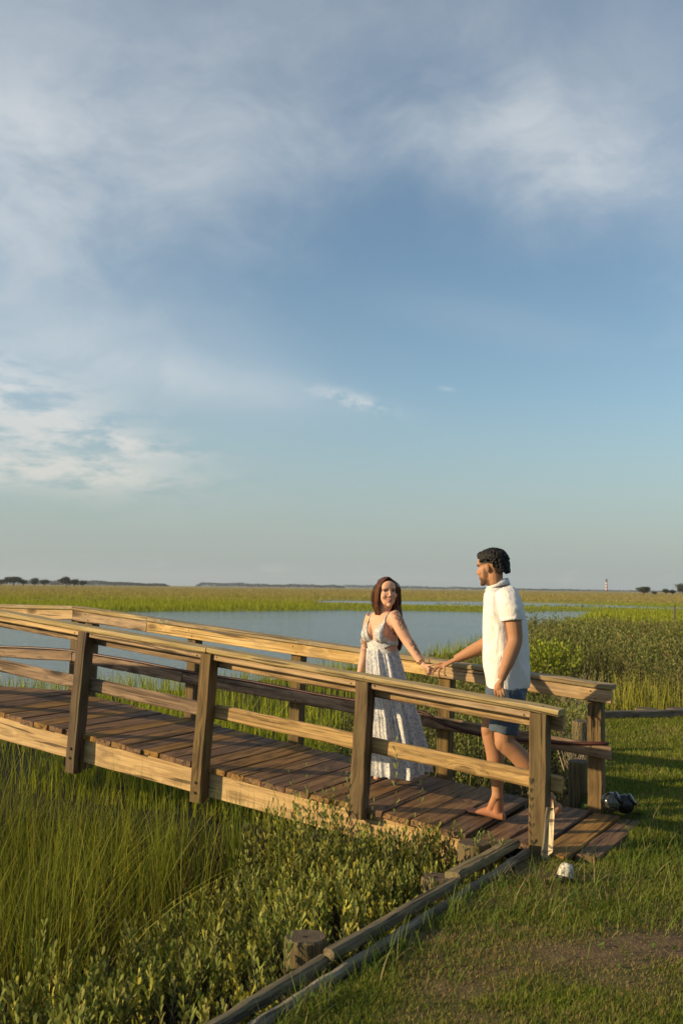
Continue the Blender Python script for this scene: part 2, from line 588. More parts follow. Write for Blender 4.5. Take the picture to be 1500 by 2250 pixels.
def water_mask(x, y):
    """>0 where there is open water (metres inside, roughly)"""
    x = np.asarray(x, float)
    y = np.asarray(y, float)
    wob = (fbm(x, y, .22, 3, 5) - .5) * 3.0
    nr = np.interp(x, NEAR_X, NEAR_Y) + wob
    fr = np.interp(x, FAR_X, FAR_Y) + wob * 1.6
    m = np.minimum(y - nr, fr - y)
    m = np.where(x > 26.5, np.minimum(m, 26.5 - x), m)
    # back channel and small pools in the far marsh
    for cx, cy, rx, ry in ((20, 152, 26, 24), (46, 132, 24, 9), (33, 103, 16, 6), (-33, 124, 5, 6), (120, 230, 60, 10)):
        e = 1 - np.sqrt(((x - cx) / rx) ** 2 + ((y - cy) / ry) ** 2) + (fbm(x, y, .09, 3, 9) - .5) * .5
        m = np.maximum(m, e * ry)
    return m


def shrub_line(x, y):
    """positive where the leafy ground cover grows, negative where the tall marsh grass grows (left)"""
    ey = np.array([2., 3.6, 4.3, 5.2, 6.0, 6.7, 7.6, 8.4, 12., 31., 60.])
    ex = np.array([-2.6, -1.7, -1.35, -1.0, -.78, -.25, .1, .15, -.2, 2.4, 9.])
    return x - np.interp(y, ey, ex) + (fbm(x, y, 1.1, 2, 3) - .5) * .7


def ground_z(x, y):
    x = np.asarray(x, float)
    y = np.asarray(y, float)
    L = lawn_dist(x, y)
    lawn = -.035 + (fbm(x, y, .9, 3, 1) - .5) * .05
    marsh = -.22 - .34 * sstep(.1, 2.2, -L) + (fbm(x, y, .6, 3, 2) - .5) * .1
    marsh = marsh + .22 * sstep(13, 21, y) * sstep(2.5, 7., x) * sstep(60, 36, y)
    z = np.where(L > -.02, lawn, np.minimum(marsh, lawn))
    z = np.where((L > -.25) & (L <= -.02), np.minimum(z, -.16), z)
    rx_, ry_ = x - O2.x, y - O2.y
    bt_, bn_ = rx_ * AX.x + ry_ * AX.y, rx_ * NX.x + ry_ * NX.y
    z = np.where((bt_ > -.36) & (bt_ < .6) & (bn_ > -.06) & (bn_ < 1.36), np.minimum(z, -.085), z)
    wm = water_mask(x, y)
    z = np.where(y > 13, np.where(wm > 0, -.74 - np.minimum(wm * .25, .8), z - .15 * sstep(6, 0, -wm)), z)
    far = sstep(150, 420, y)
    return z * (1 - far) + far * np.where(wm > 0, z, -.42)


def axis(parts):
    out = []
    for a in parts:
        out += list(a)
    return np.array(sorted(set(np.round(out, 4))))


gx = axis([np.linspace(-9, 9, 210), 9 * np.geomspace(1, 600, 34), -9 * np.geomspace(1, 600, 34), np.linspace(-40, 60, 60)])
gy = axis([np.linspace(2.5, 14, 170), np.linspace(14, 110, 120), 110 * np.geomspace(1, 45, 40), np.linspace(110, 260, 40), 2.5 - np.geomspace(.2, 4200, 22)])
X, Y = np.meshgrid(gx, gy)
Z = ground_z(X, Y)
nx, ny = len(gx), len(gy)
V = np.stack([X, Y, Z], -1).reshape(-1, 3)
idx = np.arange(nx * ny).reshape(ny, nx)
F = np.stack([idx[:-1, :-1], idx[:-1, 1:], idx[1:, 1:], idx[1:, :-1]], -1).reshape(-1, 4)


def bare(x, y):
    """bare or dry spots in the lawn, 0..1"""
    x = np.asarray(x, float)
    y = np.asarray(y, float)
    b = np.zeros_like(x)
    for cx, cy, rx, ry, k in ((1.02, 4.32, .48, .25, 1.1), (1.45, 4.42, .55, .22, 1.1), (.72, 4.15, .22, .10, .8), (1.05, 5.15, .40, .30, .75), (.62, 5.0, .35, .13, .9),
                              (.35, 4.55, .5, .12, .8), (1.2, 5.55, .25, .2, .7), (.95, 5.65, .22, .22, .9), (1.35, 5.5, .3, .15, .7), (.5, 3.95, .25, .12, .5), (1.9, 4.6, .4, .25, .7), (1.25, 4.05, .45, .12, .6), (.75, 4.6, .3, .12, .6), (1.7, 5.0, .4, .12, .55), (.45, 3.7, .3, .1, .5)):
        b = np.maximum(b, k * np.exp(-((x - cx) / rx) ** 2 - ((y - cy) / ry) ** 2))
    return np.clip(b * 1.1 + (fbm(x, y, 2.6, 3, 21) - .60) * 1.3, 0, 1)


Lz = lawn_dist(V[:, 0], V[:, 1])
fx, fy = V[:, 0], V[:, 1]
bb = bare(fx, fy)[:, None]
col = np.where(Lz[:, None] > -.02, (1 - bb) * np.array([.050, .066, .016]) + bb * np.array([.135, .092, .055]), np.array([.018, .017, .011]))
n_ = fbm(fx, fy, .02, 3, 8) + .35 * (fbm(fx, fy, .004, 2, 18) - .5)
farg = np.array([.19, .21, .028])
tan_ = np.array([.25, .20, .075])
mixf = sstep(105, 215, fy + (n_ - .5) * 120)[:, None]
mid = sstep(45, 80, fy)[:, None]
col = np.where((fy > 30)[:, None], col * (1 - mid) + mid * (farg * (1 - mixf) + tan_ * mixf), col)
gm = np_mesh('ground', V, F, col, True)
ground = link('ground', gm, M_['ground'])
tag(ground, kind='structure')

wv_ = np.array([[-260, 8, WATER_Z], [320, 8, WATER_Z], [320, 420, WATER_Z], [-260, 420, WATER_Z]])
water = link('water', np_mesh('water', wv_, [[0, 1, 2, 3]]), M_['water'])
tag(water, kind='structure')


# ------------------------------------------------------------------ wood pieces
def board_mesh(L, wy, hz, segs=6, jit=.002, ch=.006, seed=0, bow=0.):
    """chamfered board along +X from 0 to L, centred in Y, Z; edges a little worn"""
    r = random.Random(seed)
    a, b = wy / 2, hz / 2
    ch = min(ch, a * .6, b * .6)
    ring = [(a - ch, -b), (a, -b + ch), (a, b - ch), (a - ch, b), (-a + ch, b), (-a, b - ch), (-a, -b + ch), (-a + ch, -b)]
    bm = bmesh.new()
    rows = []
    for i in range(segs + 1):
        x = L * i / segs
        s = bow * math.sin(math.pi * i / segs)
        dy, dz = r.uniform(-jit, jit), r.uniform(-jit, jit)
        rows.append([bm.verts.new((x + r.uniform(-jit, jit) * 1.0, y + dy + r.uniform(-jit, jit) * .7, z + dz + s + r.uniform(-jit, jit) * .7)) for y, z in ring])
    for i in range(segs):
        for j in range(8):
            k = (j + 1) % 8
            bm.faces.new((rows[i][j], rows[i + 1][j], rows[i + 1][k], rows[i][k]))
    bm.faces.new(rows[0])
    bm.faces.new(list(reversed(rows[-1])))
    bmesh.ops.recalc_face_normals(bm, faces=bm.faces)
    me = bpy.data.meshes.new('board')
    bm.to_mesh(me)
    bm.free()
    return me


def frame(p0, p1, side):
    x = (p1 - p0).normalized()
    y = (side - x * side.dot(x)).normalized()
    z = x.cross(y)
    M = Matrix((x, y, z)).transposed().to_4x4()
    M.translation = p0
    return M


def board(name, p0, p1, wy, hz, side, mat, parent=None, segs=6, jit=.002, ch=.006, bow=0.):
    """side = world direction of the board's Y (its width wy)"""
    me = board_mesh((p1 - p0).length, wy, hz, segs, jit, ch, random.randrange(10 ** 6), bow)
    return link(name, me, M_[mat], parent, frame(p0, p1, side))


bridge = thing('footbridge', B(2.4, .65, 0), 'weathered wooden footbridge with sloping railings rising from the lawn over the marsh', 'bridge')

# deck planks
t = .47
k = 0
while t < 7.4:
    wd = .186 if t < 1.3 else random.choice((.14, .142, .186))
    tc = t + wd / 2
    slope = .1135 if tc < PEAK else 0.
    zc = deck_z(tc) - .019 + random.uniform(-.002, .002)
    d0 = B(tc, .075 + random.uniform(-.02, .012), zc)
    d1 = B(tc, 1.285 + random.uniform(-.015, .02), zc + random.uniform(-.003, .003))
    side = (AX + Vector((0, 0, slope))).normalized()
    pl = board('deck_plank', d0, d1, wd - .004, .038, side, 'deck_wood', bridge, 1, .0025, .005)
    t += wd + random.uniform(.004, .011)
    k += 1

# stringers (the long side beams)
for n0, nm in ((.100, 'side_beam'), (1.275, 'side_beam'), (.69, 'centre_beam')):
    for a, b in ((.50, 1.72), (1.725, 3.66), (3.665, PEAK), (PEAK + .003, 7.3)):
        za, zb = deck_z(a) - .042 - .088, deck_z(b) - .042 - .088
        board(nm, B(a, n0 + .019, za), B(b, n0 + .019, zb), .038, .176, NX, 'fascia_wood', bridge, 6, .0015)


def cap_near(t):
    return .775 + .1035 * min(t, PEAK)


def cap_far(t):
    return .818 + .0885 * min(t, PEAK) if t < 3.5 else (1.128 + (min(t, PEAK) - 3.5) * .094)


near_posts = [(0.0, 0.005, -.10, .106), (1.165, 1.205, .02, .100), (2.405, 2.475, -.02, .096), (3.565, 3.655, .070, .096), (4.78, 4.90, .12, .096), (6.0, 6.05, .1, .096)]
far_posts = [(0.0, 0.0, -.06, .104), (1.13, 1.16, -.15, .102), (2.445, 2.475, -.2, .10), (3.51, 3.55, -.2, .098), (4.70, 4.74, -.2, .098), (4.87, 4.91, -.2, .098), (6.1, 6.1, -.2, .1)]
for tt, tb, zb, ww in near_posts:
    zt = cap_near(tt) - .002
    p = board('post', B(tb, .05, zb), B(tt, .05, zt), ww, .100, AX, 'post_wood', bridge, 8, .0025, .007)
    if 1 < tt < 5:
        for dzb in (.06, .13):
            me = bpy.data.meshes.new('bolt')
            bm = bmesh.new()
            bmesh.ops.create_cone(bm, cap_ends=True, segments=10, radius1=.012, radius2=.009, depth=.014)
            bm.to_mesh(me)
            bm.free()
            zz = deck_z(tb) - .05 - dzb
            if zz < zb + .04:
                continue
            f_ = (zz - zb) / (zt - zb)
            o = link('bolt', me, M_['bolt_iron'], None, Matrix.Translation(B(tb + (tt - tb) * f_, -.004, zz)) @ NX.to_track_quat('-Z', 'Y').to_matrix().to_4x4())
            o.parent = p
            o.matrix_parent_inverse = p.matrix_basis.inverted()
for tt, tb, zb, ww in far_posts:
    zt = cap_far(tt) - .002
    board('post', B(tb, 1.363, zb), B(tt, 1.363, zt), ww, .100, AX, 'post_wood', bridge, 8, .0025, .007)

# near rail: cap board, inner board, short nailers between the posts, middle rail
UPN = Vector((0, 0, 1))
for a, b in ((-.125, 2.40), (2.404, 4.858), (4.862, 7.2)):
    board('rail_cap', B(a, .068, cap_near(a) + .020), B(b, .068, cap_near(b) + .020), .150, .036, NX, 'cap_wood', bridge, 14, .0022, .008)
    z0, z1 = cap_near(a) - .052, cap_near(b) - .052
    board('inner_board', B(a + .005, .1225, z0), B(b, .1225, z1), .038, .098, NX, 'rail_wood', bridge, 12, .002)
    z0, z1 = cap_near(a) - .415, cap_near(b) - .415
    board('middle_rail', B(a + .01, .1225, z0), B(b - .01, .1225, z1), .038, .100, NX, 'rail_wood', bridge, 14, .003, .010)
for (t0, *_), (t1, *_) in zip(near_posts[:-1], near_posts[1:]):
    a, b = t0 + .054, t1 - .052
    board('outer_board', B(a, .036, cap_near(a) - .021), B(b, .036, cap_near(b) - .021), .036, .040, NX, 'board_wood', bridge, 8, .0018)
# far rail
for a, b in ((-.135, 1.235), (1.238, 3.98), (3.984, PEAK), (PEAK + .004, 7.2)):
    board('rail_cap', B(a, 1.335, cap_far(a) + .020), B(b, 1.335, cap_far(b) + .020), .150, .036, NX, 'cap_wood', bridge, 12, .0022, .008)
    board('inner_board', B(a + .005, 1.291, cap_far(a) - .047), B(b, 1.291, cap_far(b) - .047), .038, .090, NX, 'board_wood', bridge, 12, .002)
for a, b in ((-.125, 1.30), (1.304, 3.58), (3.584, PEAK), (PEAK + .004, 7.2)):
    board('middle_rail', B(a, 1.291, cap_far(a) - .432), B(b, 1.291, cap_far(b) - .432), .038, .092, NX, 'rail_wood', bridge, 12, .003, .010)


def cone_mesh(name, r1, r2, h, seg=8):
    me = bpy.data.meshes.new(name)
    bm = bmesh.new()
    bmesh.ops.create_cone(bm, cap_ends=True, segments=seg, radius1=r1, radius2=r2, depth=h)
    bmesh.ops.translate(bm, verts=bm.verts, vec=(0, 0, h / 2))
    bm.to_mesh(me)
    bm.free()
    return me


nail = cone_mesh('nail', .0022, .0022, .045, 6)
for (tn, nn, zf) in ((.235, .04, 'n'), (4.30, 1.291, 'm'), (4.26, 1.291, 'm'), (5.9, 1.291, 'm'), (5.98, 1.291, 'm')):
    zz = cap_near(tn) + .036 if zf == 'n' else cap_far(tn) - .386
    link('nail', nail, M_['nail_iron'], bridge, Matrix.Translation(B(tn, nn, zz)) @ Matrix.Rotation(R(random.uniform(-9, 9)), 4, 'X'))


nail_head = cone_mesh('nail_head', .0055, .0045, .003, 8)


def heads(o, spots, nrm):
    for p in spots:
        h_ = link('nail_head', nail_head, M_['bolt_iron'], None, Matrix.Translation(p) @ nrm.to_track_quat('Z', 'Y').to_matrix().to_4x4())
        h_.parent = o
        h_.matrix_parent_inverse = o.matrix_basis.inverted()


for o in [c for c in bridge.children]:
    if o.name.startswith('rail_cap'):
        far_ = (o.matrix_basis.translation - O2).dot(NX) > .6
        ps = far_posts if far_ else near_posts
        a_ = (o.matrix_basis.translation - O2).dot(AX)
        b_ = a_ + max(v.co.x for v in o.data.vertices) * .99
        for tt, *_ in ps:
            if a_ + .03 < tt < b_ - .03:
                z_ = (cap_far(tt) if far_ else cap_near(tt)) + .0385
                heads(o, [B(tt + dt, (1.335 if far_ else .068) + dn, z_) for dt, dn in ((-.02, -.04), (.022, .035))], Vector((0, 0, 1)))
    if o.name.startswith('outer_board'):
        L_ = max(v.co.x for v in o.data.vertices)
        heads(o, [o.matrix_basis @ Vector((x_, -.0185, z_)) for x_, z_ in ((.035, .006), (L_ - .03, -.005))], -NX)
    if o.name.startswith(('inner_board', 'middle_rail')) and (o.matrix_basis.translation - O2).dot(NX) > .6:
        a_ = (o.matrix_basis.translation - O2).dot(AX)
        L_ = max(v.co.x for v in o.data.vertices)
        for tt, *_ in far_posts:
            if a_ + .04 < tt < a_ + L_ - .04:
                heads(o, [o.matrix_basis @ Vector((tt - a_ + dx, -.0195, dz_)) for dx, dz_ in ((-.02, .022), (.018, -.024))], -NX)


# tubes
def tube_np(pts, rad, seg=8, closed=True):
    """rings round a path; returns verts, quads (caps as fans made of quads collapsed)"""
    pts = [Vector(p) for p in pts]
    n = len(pts)
    up = None
    V, F = [], []
    for i, p in enumerate(pts):
        tg = (pts[min(i + 1, n - 1)] - pts[max(i - 1, 0)]).normalized()
        if up is None:
            up = Vector((0, 0, 1)) if abs(tg.z) < .9 else Vector((1, 0, 0))
        x = (up - tg * up.dot(tg)).normalized()
        y = tg.cross(x)
        up = x
        r = rad[i] if hasattr(rad, '__len__') else rad
        for k in range(seg):
            a = 2 * math.pi * k / seg
            V.append(p + (x * math.cos(a) + y * math.sin(a)) * r)
    for i in range(n - 1):
        for k in range(seg):
            k2 = (k + 1) % seg
            F.append((i * seg + k, i * seg + k2, (i + 1) * seg + k2, (i + 1) * seg + k))
    if closed:
        V.append(pts[0])
        V.append(pts[-1])
        a, b = len(V) - 2, len(V) - 1
        for k in range(seg):
            k2 = (k + 1) % seg
            F.append((a, k2, k))
            F.append((b, (n - 1) * seg + k, (n - 1) * seg + k2))
    return V, F


def py_mesh(name, V, F, smooth=True):
    me = bpy.data.meshes.new(name)
    me.from_pydata([tuple(v) for v in V], [], [tuple(f) for f in F])
    me.polygons.foreach_set('use_smooth', [smooth] * len(me.polygons))
    me.update()
    return me


def spline(pts, n):
    """Catmull-Rom through points"""
    pts = [Vector(p) for p in pts]
    out = []
    m = len(pts) - 1
    for i in range(n + 1):
        s = i / n * m
        k = min(int(s), m - 1)
        f = s - k
        p0, p1, p2, p3 = pts[max(k - 1, 0)], pts[k], pts[k + 1], pts[min(k + 2, m)]
        out.append(.5 * ((2 * p1) + (p2 - p0) * f + (2 * p0 - 5 * p1 + 4 * p2 - p3) * f * f + (3 * p1 - p0 - 3 * p2 + p3) * f ** 3))
    return out


hp = []
for tt in np.linspace(7.2, 1.3, 22):
    hp.append(B(tt, 1.288 + .006 * math.sin(tt * 3), cap_far(tt) - .374 + .004 * math.sin(tt * 5)))
hp += [B(1.15, 1.268, cap_far(1.15) - .425), B(.9, 1.258, cap_far(.9) - .455), B(.6, 1.256, cap_far(.6) - .45), B(.35, 1.258, cap_far(.35) - .43),
       B(.12, 1.262, cap_far(.12) - .402), B(-.04, 1.270, cap_far(0) - .380), B(-.10, 1.30, cap_far(0) - .380)]
V, F = tube_np(spline(hp, 120), .0125, 8)
hose = link('hose', py_mesh('hose', V, F), M_['hose_rubber'])
tag(hose, 'dark red rubber hose laid along the middle rail of the far railing', 'hose')

# landing boards at the foot of the bridge
land = thing('landing', B(.05, .6, -.05), 'low landing of broad grey brown boards at the foot of the footbridge', 'landing')
lt = .455
for i, wd in enumerate((.215, .205, .20, .16)):
    tc = lt - wd / 2
    zc = -.042 - .006 * i
    board('landing_plank', B(tc + .01, (-.02, .16, .0, .13)[i], zc), B(tc - .02, (1.28, 1.27, 1.25, 1.18)[i], zc), wd - .012, .04, AX, 'deck_wood', land, 3, .005, .006)
    lt -= wd + .008


# ------------------------------------------------------------------ pilings, edging timbers
def piling(loc, r, top, bot, label, tilt=0., group='round timber pilings along the lawn edge'):
    seg = 22
    bm = bmesh.new()
    rows = []
    prof = [(bot, 1.0), (bot + (top - bot) * .5, 1.0), (top - .03, 1.0), (top - .008, .985), (top, .93)]
    rr = [1 + random.uniform(-.05, .05) for _ in range(seg)]
    for z, s in prof:
        rows.append([bm.verts.new((r * s * rr[k] * math.cos(2 * math.pi * k / seg), r * s * rr[k] * math.sin(2 * math.pi * k / seg),
                                   z - top + random.uniform(-.003, .003))) for k in range(seg)])
    for a, b in zip(rows[:-1], rows[1:]):
        for k in range(seg):
            bm.faces.new((a[k], a[(k + 1) % seg], b[(k + 1) % seg], b[k]))
    inner = [bm.verts.new((v.co.x * .5, v.co.y * .5, -.002)) for v in rows[-1]]
    for k in range(seg):
        bm.faces.new((rows[-1][k], rows[-1][(k + 1) % seg], inner[(k + 1) % seg], inner[k]))
    bm.faces.new(inner)
    me = bpy.data.meshes.new('piling')
    bm.to_mesh(me)
    bm.free()
    o = link('piling', me, M_['piling_wood'], None, Matrix.Translation((loc.x, loc.y, top)) @ Matrix.Rotation(R(tilt), 4, 'X'))
    return tag(o, label, 'piling', group)


def stump(cx, yt, Y, r, depth, label, tilt=0.):
    p = P(cx, yt, Y)
    return piling(p, r, p.z, p.z - depth, label, tilt)


stump(671, 2057, 4.33, .092, .55, 'thick round piling with cracked flat top beside the nearest edging timbers')
stump(957, 1926, 5.36, .075, .5, 'short mossy piling between the leafy shrubs and the middle edging timber', 3)
stump(1041, 1850, 5.93, .098, .5, 'dark brown piling under the deck edge next to the near end post')
stump(1272, 1672, 7.75, .085, .6, 'pale upright piling standing in the shrubs beyond the far railing end post')
stump(1276, 1584, 9.6, .085, .7, 'dark piling half hidden behind the far railing, farther of the two there', 4)
stump(1417, 1556, 12.65, .13, .35, 'low piling on the shrub side of the far edging timber, left of a pair')
stump(1490, 1556, 12.7, .15, .35, 'low piling at the right edge behind the far edging timber')


def timber(p0, p1, wdt, hgt, mat, label, segs=16, ch=.011, jit=.003):
    o = board('edging_timber', p0, p1, wdt, hgt, Vector((0, 0, 1)).cross((p1 - p0).normalized()), mat, None, segs, jit, ch)
    return tag(o, label, 'timber', 'timbers edging the lawn')


timber(onz(430, 2285, .0), onz(712, 2112, -.01), .050, .050, 'mossy_timber', 'mossy grey edging timber at the bottom edge, below the thick piling')
timber(onz(722, 2100, .02), onz(1000, 1938, .01), .052, .050, 'mossy_timber', 'mossy dark edging timber running from the thick piling to the short mossy piling')
timber(onz(993, 1925, .03), onz(1128, 1852, .03), .085, .045, 'mossy_timber', 'short flat edging timber lying on top beside the near end post')
timber(onz(510, 2290, -.03), onz(1160, 1873, -.035), .040, .052, 'pale_timber', 'long pale grey split edging timber along the lawn, right of the mossy ones', 30, .016, .0035)
timber(onz(1320, 1570, .01), onz(1580, 1566, .01), .10, .09, 'grey_wood', 'thin grey edging timber at the far end of the mown lawn', 12)

# broken board leaning by the end post
sp = thing('broken_board', onz(1197, 1893, -.03), 'splintered pale board stuck in the ground against the near end post', 'board')
a, b = onz(1196, 1897, -.06), P(1208, 1775, 5.83)
board('board', a, b, .050, .018, Vector((1, .1, 0)), 'grey_wood', sp, 5, .003, .003)
bm = bmesh.new()
q = [P(1203, 1880, 5.72), P(1213, 1872, 5.715), P(1217, 1790, 5.80), P(1213.5, 1757, 5.85), P(1206, 1800, 5.80)]
vf = [bm.verts.new(v) for v in q]
vb = [bm.verts.new(v + Vector((.005, .014, 0))) for v in q]
bm.faces.new(vf)
bm.faces.new(list(reversed(vb)))
for i in range(5):
    j = (i + 1) % 5
    bm.faces.new((vf[j], vf[i], vb[i], vb[j]))
bmesh.ops.recalc_face_normals(bm, faces=bm.faces)
me = bpy.data.meshes.new('splinter')
bm.to_mesh(me)
bm.free()
link('splinter', me, M_['splinter_wood'], sp)


# ------------------------------------------------------------------ garden lights
def lathe(prof, seg=20):
    V, F = [], []
    for r, z in prof:
        for k in range(seg):
            a = 2 * math.pi * k / seg
            V.append((r * math.cos(a), r * math.sin(a), z))
    for i in range(len(prof) - 1):
        for k in range(seg):
            k2 = (k + 1) % seg
            F.append((i * seg + k, i * seg + k2, (i + 1) * seg + k2, (i + 1) * seg + k))
    F.append(tuple(range(seg - 1, -1, -1)))
    F.append(tuple((len(prof) - 1) * seg + k for k in range(seg)))
    return V, F


def shell_mat():
    m, t = material('old_shell')
    co = t.new('ShaderNodeTexCoord').outputs['Object']
    n = t.noise(co, 60., 5., .7)
    c = t.mix(t.smooth(n, .42, .62), (.62, .58, .49), (.17, .145, .10))
    b = t.new('ShaderNodeBsdfPrincipled', {'Base Color': c, 'Roughness': .5, 'Normal': bump(t, n, .6, .004)})
    finish(t, b.outputs[0])
    m, t = material('crackle_glass')
    co = t.new('ShaderNodeTexCoord').outputs['Object']
    e = t.new('ShaderNodeTexVoronoi', {'Vector': co, 'Scale': 34.}, feature='DISTANCE_TO_EDGE').outputs['Distance']
    c = t.mix(t.smooth(e, .03, .07), (.010, .010, .008), (.085, .085, .065))
    b = t.new('ShaderNodeBsdfPrincipled', {'Base Color': c, 'Roughness': .15, 'Specular IOR Level': .6})
    finish(t, b.outputs[0])


shell_mat()
base = onz(1240, 1938, -.03)
gl = thing('garden_light', base, 'weathered white dome of a garden light tipped over in the dirt by the landing', 'garden light', 'old garden lights beside the landing')
prof = [(.030 * math.cos(a) ** .8 + .013, .05 * math.sin(a)) for a in np.linspace(0, 1.45, 9)]
V, F = lathe(prof, 14)
V = [(x * (1 + .06 * math.cos(5 * math.atan2(y, x))), y * (1 + .06 * math.cos(5 * math.atan2(y, x))), z * 1.5) for x, y, z in V]
Mx = Matrix.Translation(base + Vector((0, 0, .022))) @ Matrix.Rotation(R(14), 4, 'Y') @ Matrix.Rotation(R(-12), 4, 'X')
link('dome', py_mesh('dome', V, F), M_['old_shell'], gl, Mx)
V, F = lathe([(.046, -.012), (.047, .004), (.040, .008)], 14)
link('rim', py_mesh('rim', V, F), M_['dark_plastic'], gl, Mx)
V, F = lathe([(.012, -.05), (.014, -.012), (.02, -.008)], 10)
link('stem', py_mesh('stem', V, F), M_['dark_plastic'], gl, Mx)

for (px, py, Yd, r, lab, mt) in ((1341, 1783, 6.93, .068, 'dark globe garden light with crackled glass beside the far end post', 'crackle_glass'),
                                 (1372, 1786, 6.96, .066, 'black globe garden light lying rightmost at the landing corner', 'dark_plastic')):
    base = P(px, py, Yd)
    gl = thing('garden_light', base, lab, 'garden light', 'old garden lights beside the landing')
    prof = [(r * math.cos(a), r * math.sin(a)) for a in np.linspace(-1.45, 1.0, 12)]
    Mx = Matrix.Translation(base + Vector((0, 0, r * .92))) @ Matrix.Rotation(R(55), 4, Vector((.4, 1, 0)))
    V, F = lathe(prof, 18)
    link('globe', py_mesh('globe', V, F), M_[mt], gl, Mx)
    V, F = lathe([(r * .58, r * .80), (r * .66, r * .86), (r * .66, r * 1.02), (r * .5, r * 1.06)], 18)
    link('lid', py_mesh('lid', V, F), M_['dark_plastic'], gl, Mx)

# ------------------------------------------------------------------ people
class Soup:
    """collects closed shapes that are afterwards fused into one continuous skin"""
    def __init__(self):
        self.V, self.F = [], []

    def add(self, V, F):
        o = len(self.V)
        self.V += [tuple(v) for v in V]
        self.F += [tuple(i + o for i in f) for f in F]

    def tube(self, pts, rad, seg=14, n=None):
        if n:
            m = len(pts) - 1
            r = np.interp(np.linspace(0, m, n + 1), range(m + 1), rad)
            pts, rad = spline(pts, n), list(r)
        self.add(*tube_np(pts, rad, seg))

    def ball(self, c, rx, ry=None, rz=None, M=None, seg=16):
        ry, rz = ry or rx, rz or rx
        V, F = [], []
        rows = 10
        for i in range(1, rows):
            a = math.pi * i / rows
            for k in range(seg):
                b = 2 * math.pi * k / seg
                v = Vector((rx * math.sin(a) * math.cos(b), ry * math.sin(a) * math.sin(b), rz * math.cos(a)))
                V.append(v)
        V.append(Vector((0, 0, rz)))
        V.append(Vector((0, 0, -rz)))
        for i in range(rows - 2):
            for k in range(seg):
                k2 = (k + 1) % seg
                F.append((i * seg + k, (i + 1) * seg + k, (i + 1) * seg + k2, i * seg + k2))
        a, b = len(V) - 2, len(V) - 1
        for k in range(seg):
            k2 = (k + 1) % seg
            F.append((a, k, k2))
            F.append((b, (rows - 2) * seg + k2, (rows - 2) * seg + k))
        c = Vector(c)
        if M is not None:
            V = [M @ (v + c) for v in V]
        else:
            V = [v + c for v in V]
        self.add(V, F)

    def loft(self, rings, seg=28, fold=None):
        """rings: (centre, axis a, axis b)"""
        V, F = [], []
        for i, (c, a, b) in enumerate(rings):
            for k in range(seg):
                th = 2 * math.pi * k / seg
                s = 1.0 if fold is None else fold(i, th)
                V.append(Vector(c) + (Vector(a) * math.cos(th) + Vector(b) * math.sin(th)) * s)
        n = len(rings)
        for i in range(n - 1):
            for k in range(seg):
                k2 = (k + 1) % seg
                F.append((i * seg + k, i * seg + k2, (i + 1) * seg + k2, (i + 1) * seg + k))
        V.append(Vector(rings[0][0]))
        V.append(Vector(rings[-1][0]))
        a, b = len(V) - 2, len(V) - 1
        for k in range(seg):
            k2 = (k + 1) % seg
            F.append((a, k2, k))
            F.append((b, (n - 1) * seg + k, (n - 1) * seg + k2))
        self.add(V, F)

    def fuse(self, name, voxel=.004, smooth=6):
        me = py_mesh(name + '_raw', self.V, self.F)
        bm = bmesh.new()
        bm.from_mesh(me)
        bmesh.ops.recalc_face_normals(bm, faces=bm.faces)
        bm.to_mesh(me)
        bm.free()
        o = bpy.data.objects.new('tmp', me)
        COL.objects.link(o)
        md = o.modifiers.new('r', 'REMESH')
        md.mode = 'VOXEL'
        md.voxel_size = voxel
        md.use_smooth_shade = True
        if smooth:
            sm = o.modifiers.new('s', 'SMOOTH')
            sm.iterations = smooth
            sm.factor = .5
        dg = bpy.context.evaluated_depsgraph_get()
        out = bpy.data.meshes.new_from_object(o.evaluated_get(dg))
        out.name = name
        bpy.data.objects.remove(o)
        bpy.data.meshes.remove(me)
        return out


def coords(me):
    a = np.empty(len(me.vertices) * 3, np.float32)
    me.vertices.foreach_get('co', a)
    return a.reshape(-1, 3)


def head_frame(c, face, up=(0, 0, 1), scale=1.):
    f = Vector(face).normalized()
    u = Vector(up)
    u = (u - f * u.dot(f)).normalized()
    r = f.cross(u)
    M = Matrix((r, f, u)).transposed().to_4x4()
    M.translation = Vector(c)
    return M @ Matrix.Scale(scale, 4)


def add_head(s, M, fem=False):
    j = .94 if fem else 1.
    g = .8 if fem else 1.
    s.ball((0, -.018, .030), .073, .094, .083, M)
    s.ball((0, .026, -.026), .064 * j, .060, .084, M)
    s.ball((0, .030, -.066), .053 * j, .050, .040, M)
    s.ball((0, .066, -.096), .024 * j, .019, .017, M)
    s.ball((0, .054, .042), .056, .034, .046, M)
    for q in (-1, 1):
        s.ball((q * .029, .077, .025), .026, .011 * g, .008, M)
        s.ball((q * .036, .056, -.026), .026, .026, .026, M)
        s.ball((q * .009, .093, -.028), .0075 * g, .008, .006 * g, M)
        s.ball((q * .073, -.006, -.006), .009, .018, .030, M)
    s.tube([M @ Vector(v) for v in ((0, .080, .022), (0, .090, .0), (0, .103, -.022))], [.007 * g, .0075 * g, .0095 * g], 10)
    s.ball((0, .100, -.024), .0095 * g, .010, .008 * g, M)
    s.ball((0, .082, -.052), .019, .009, .006, M)
    s.ball((0, .080, -.063), .017, .009, .007, M)


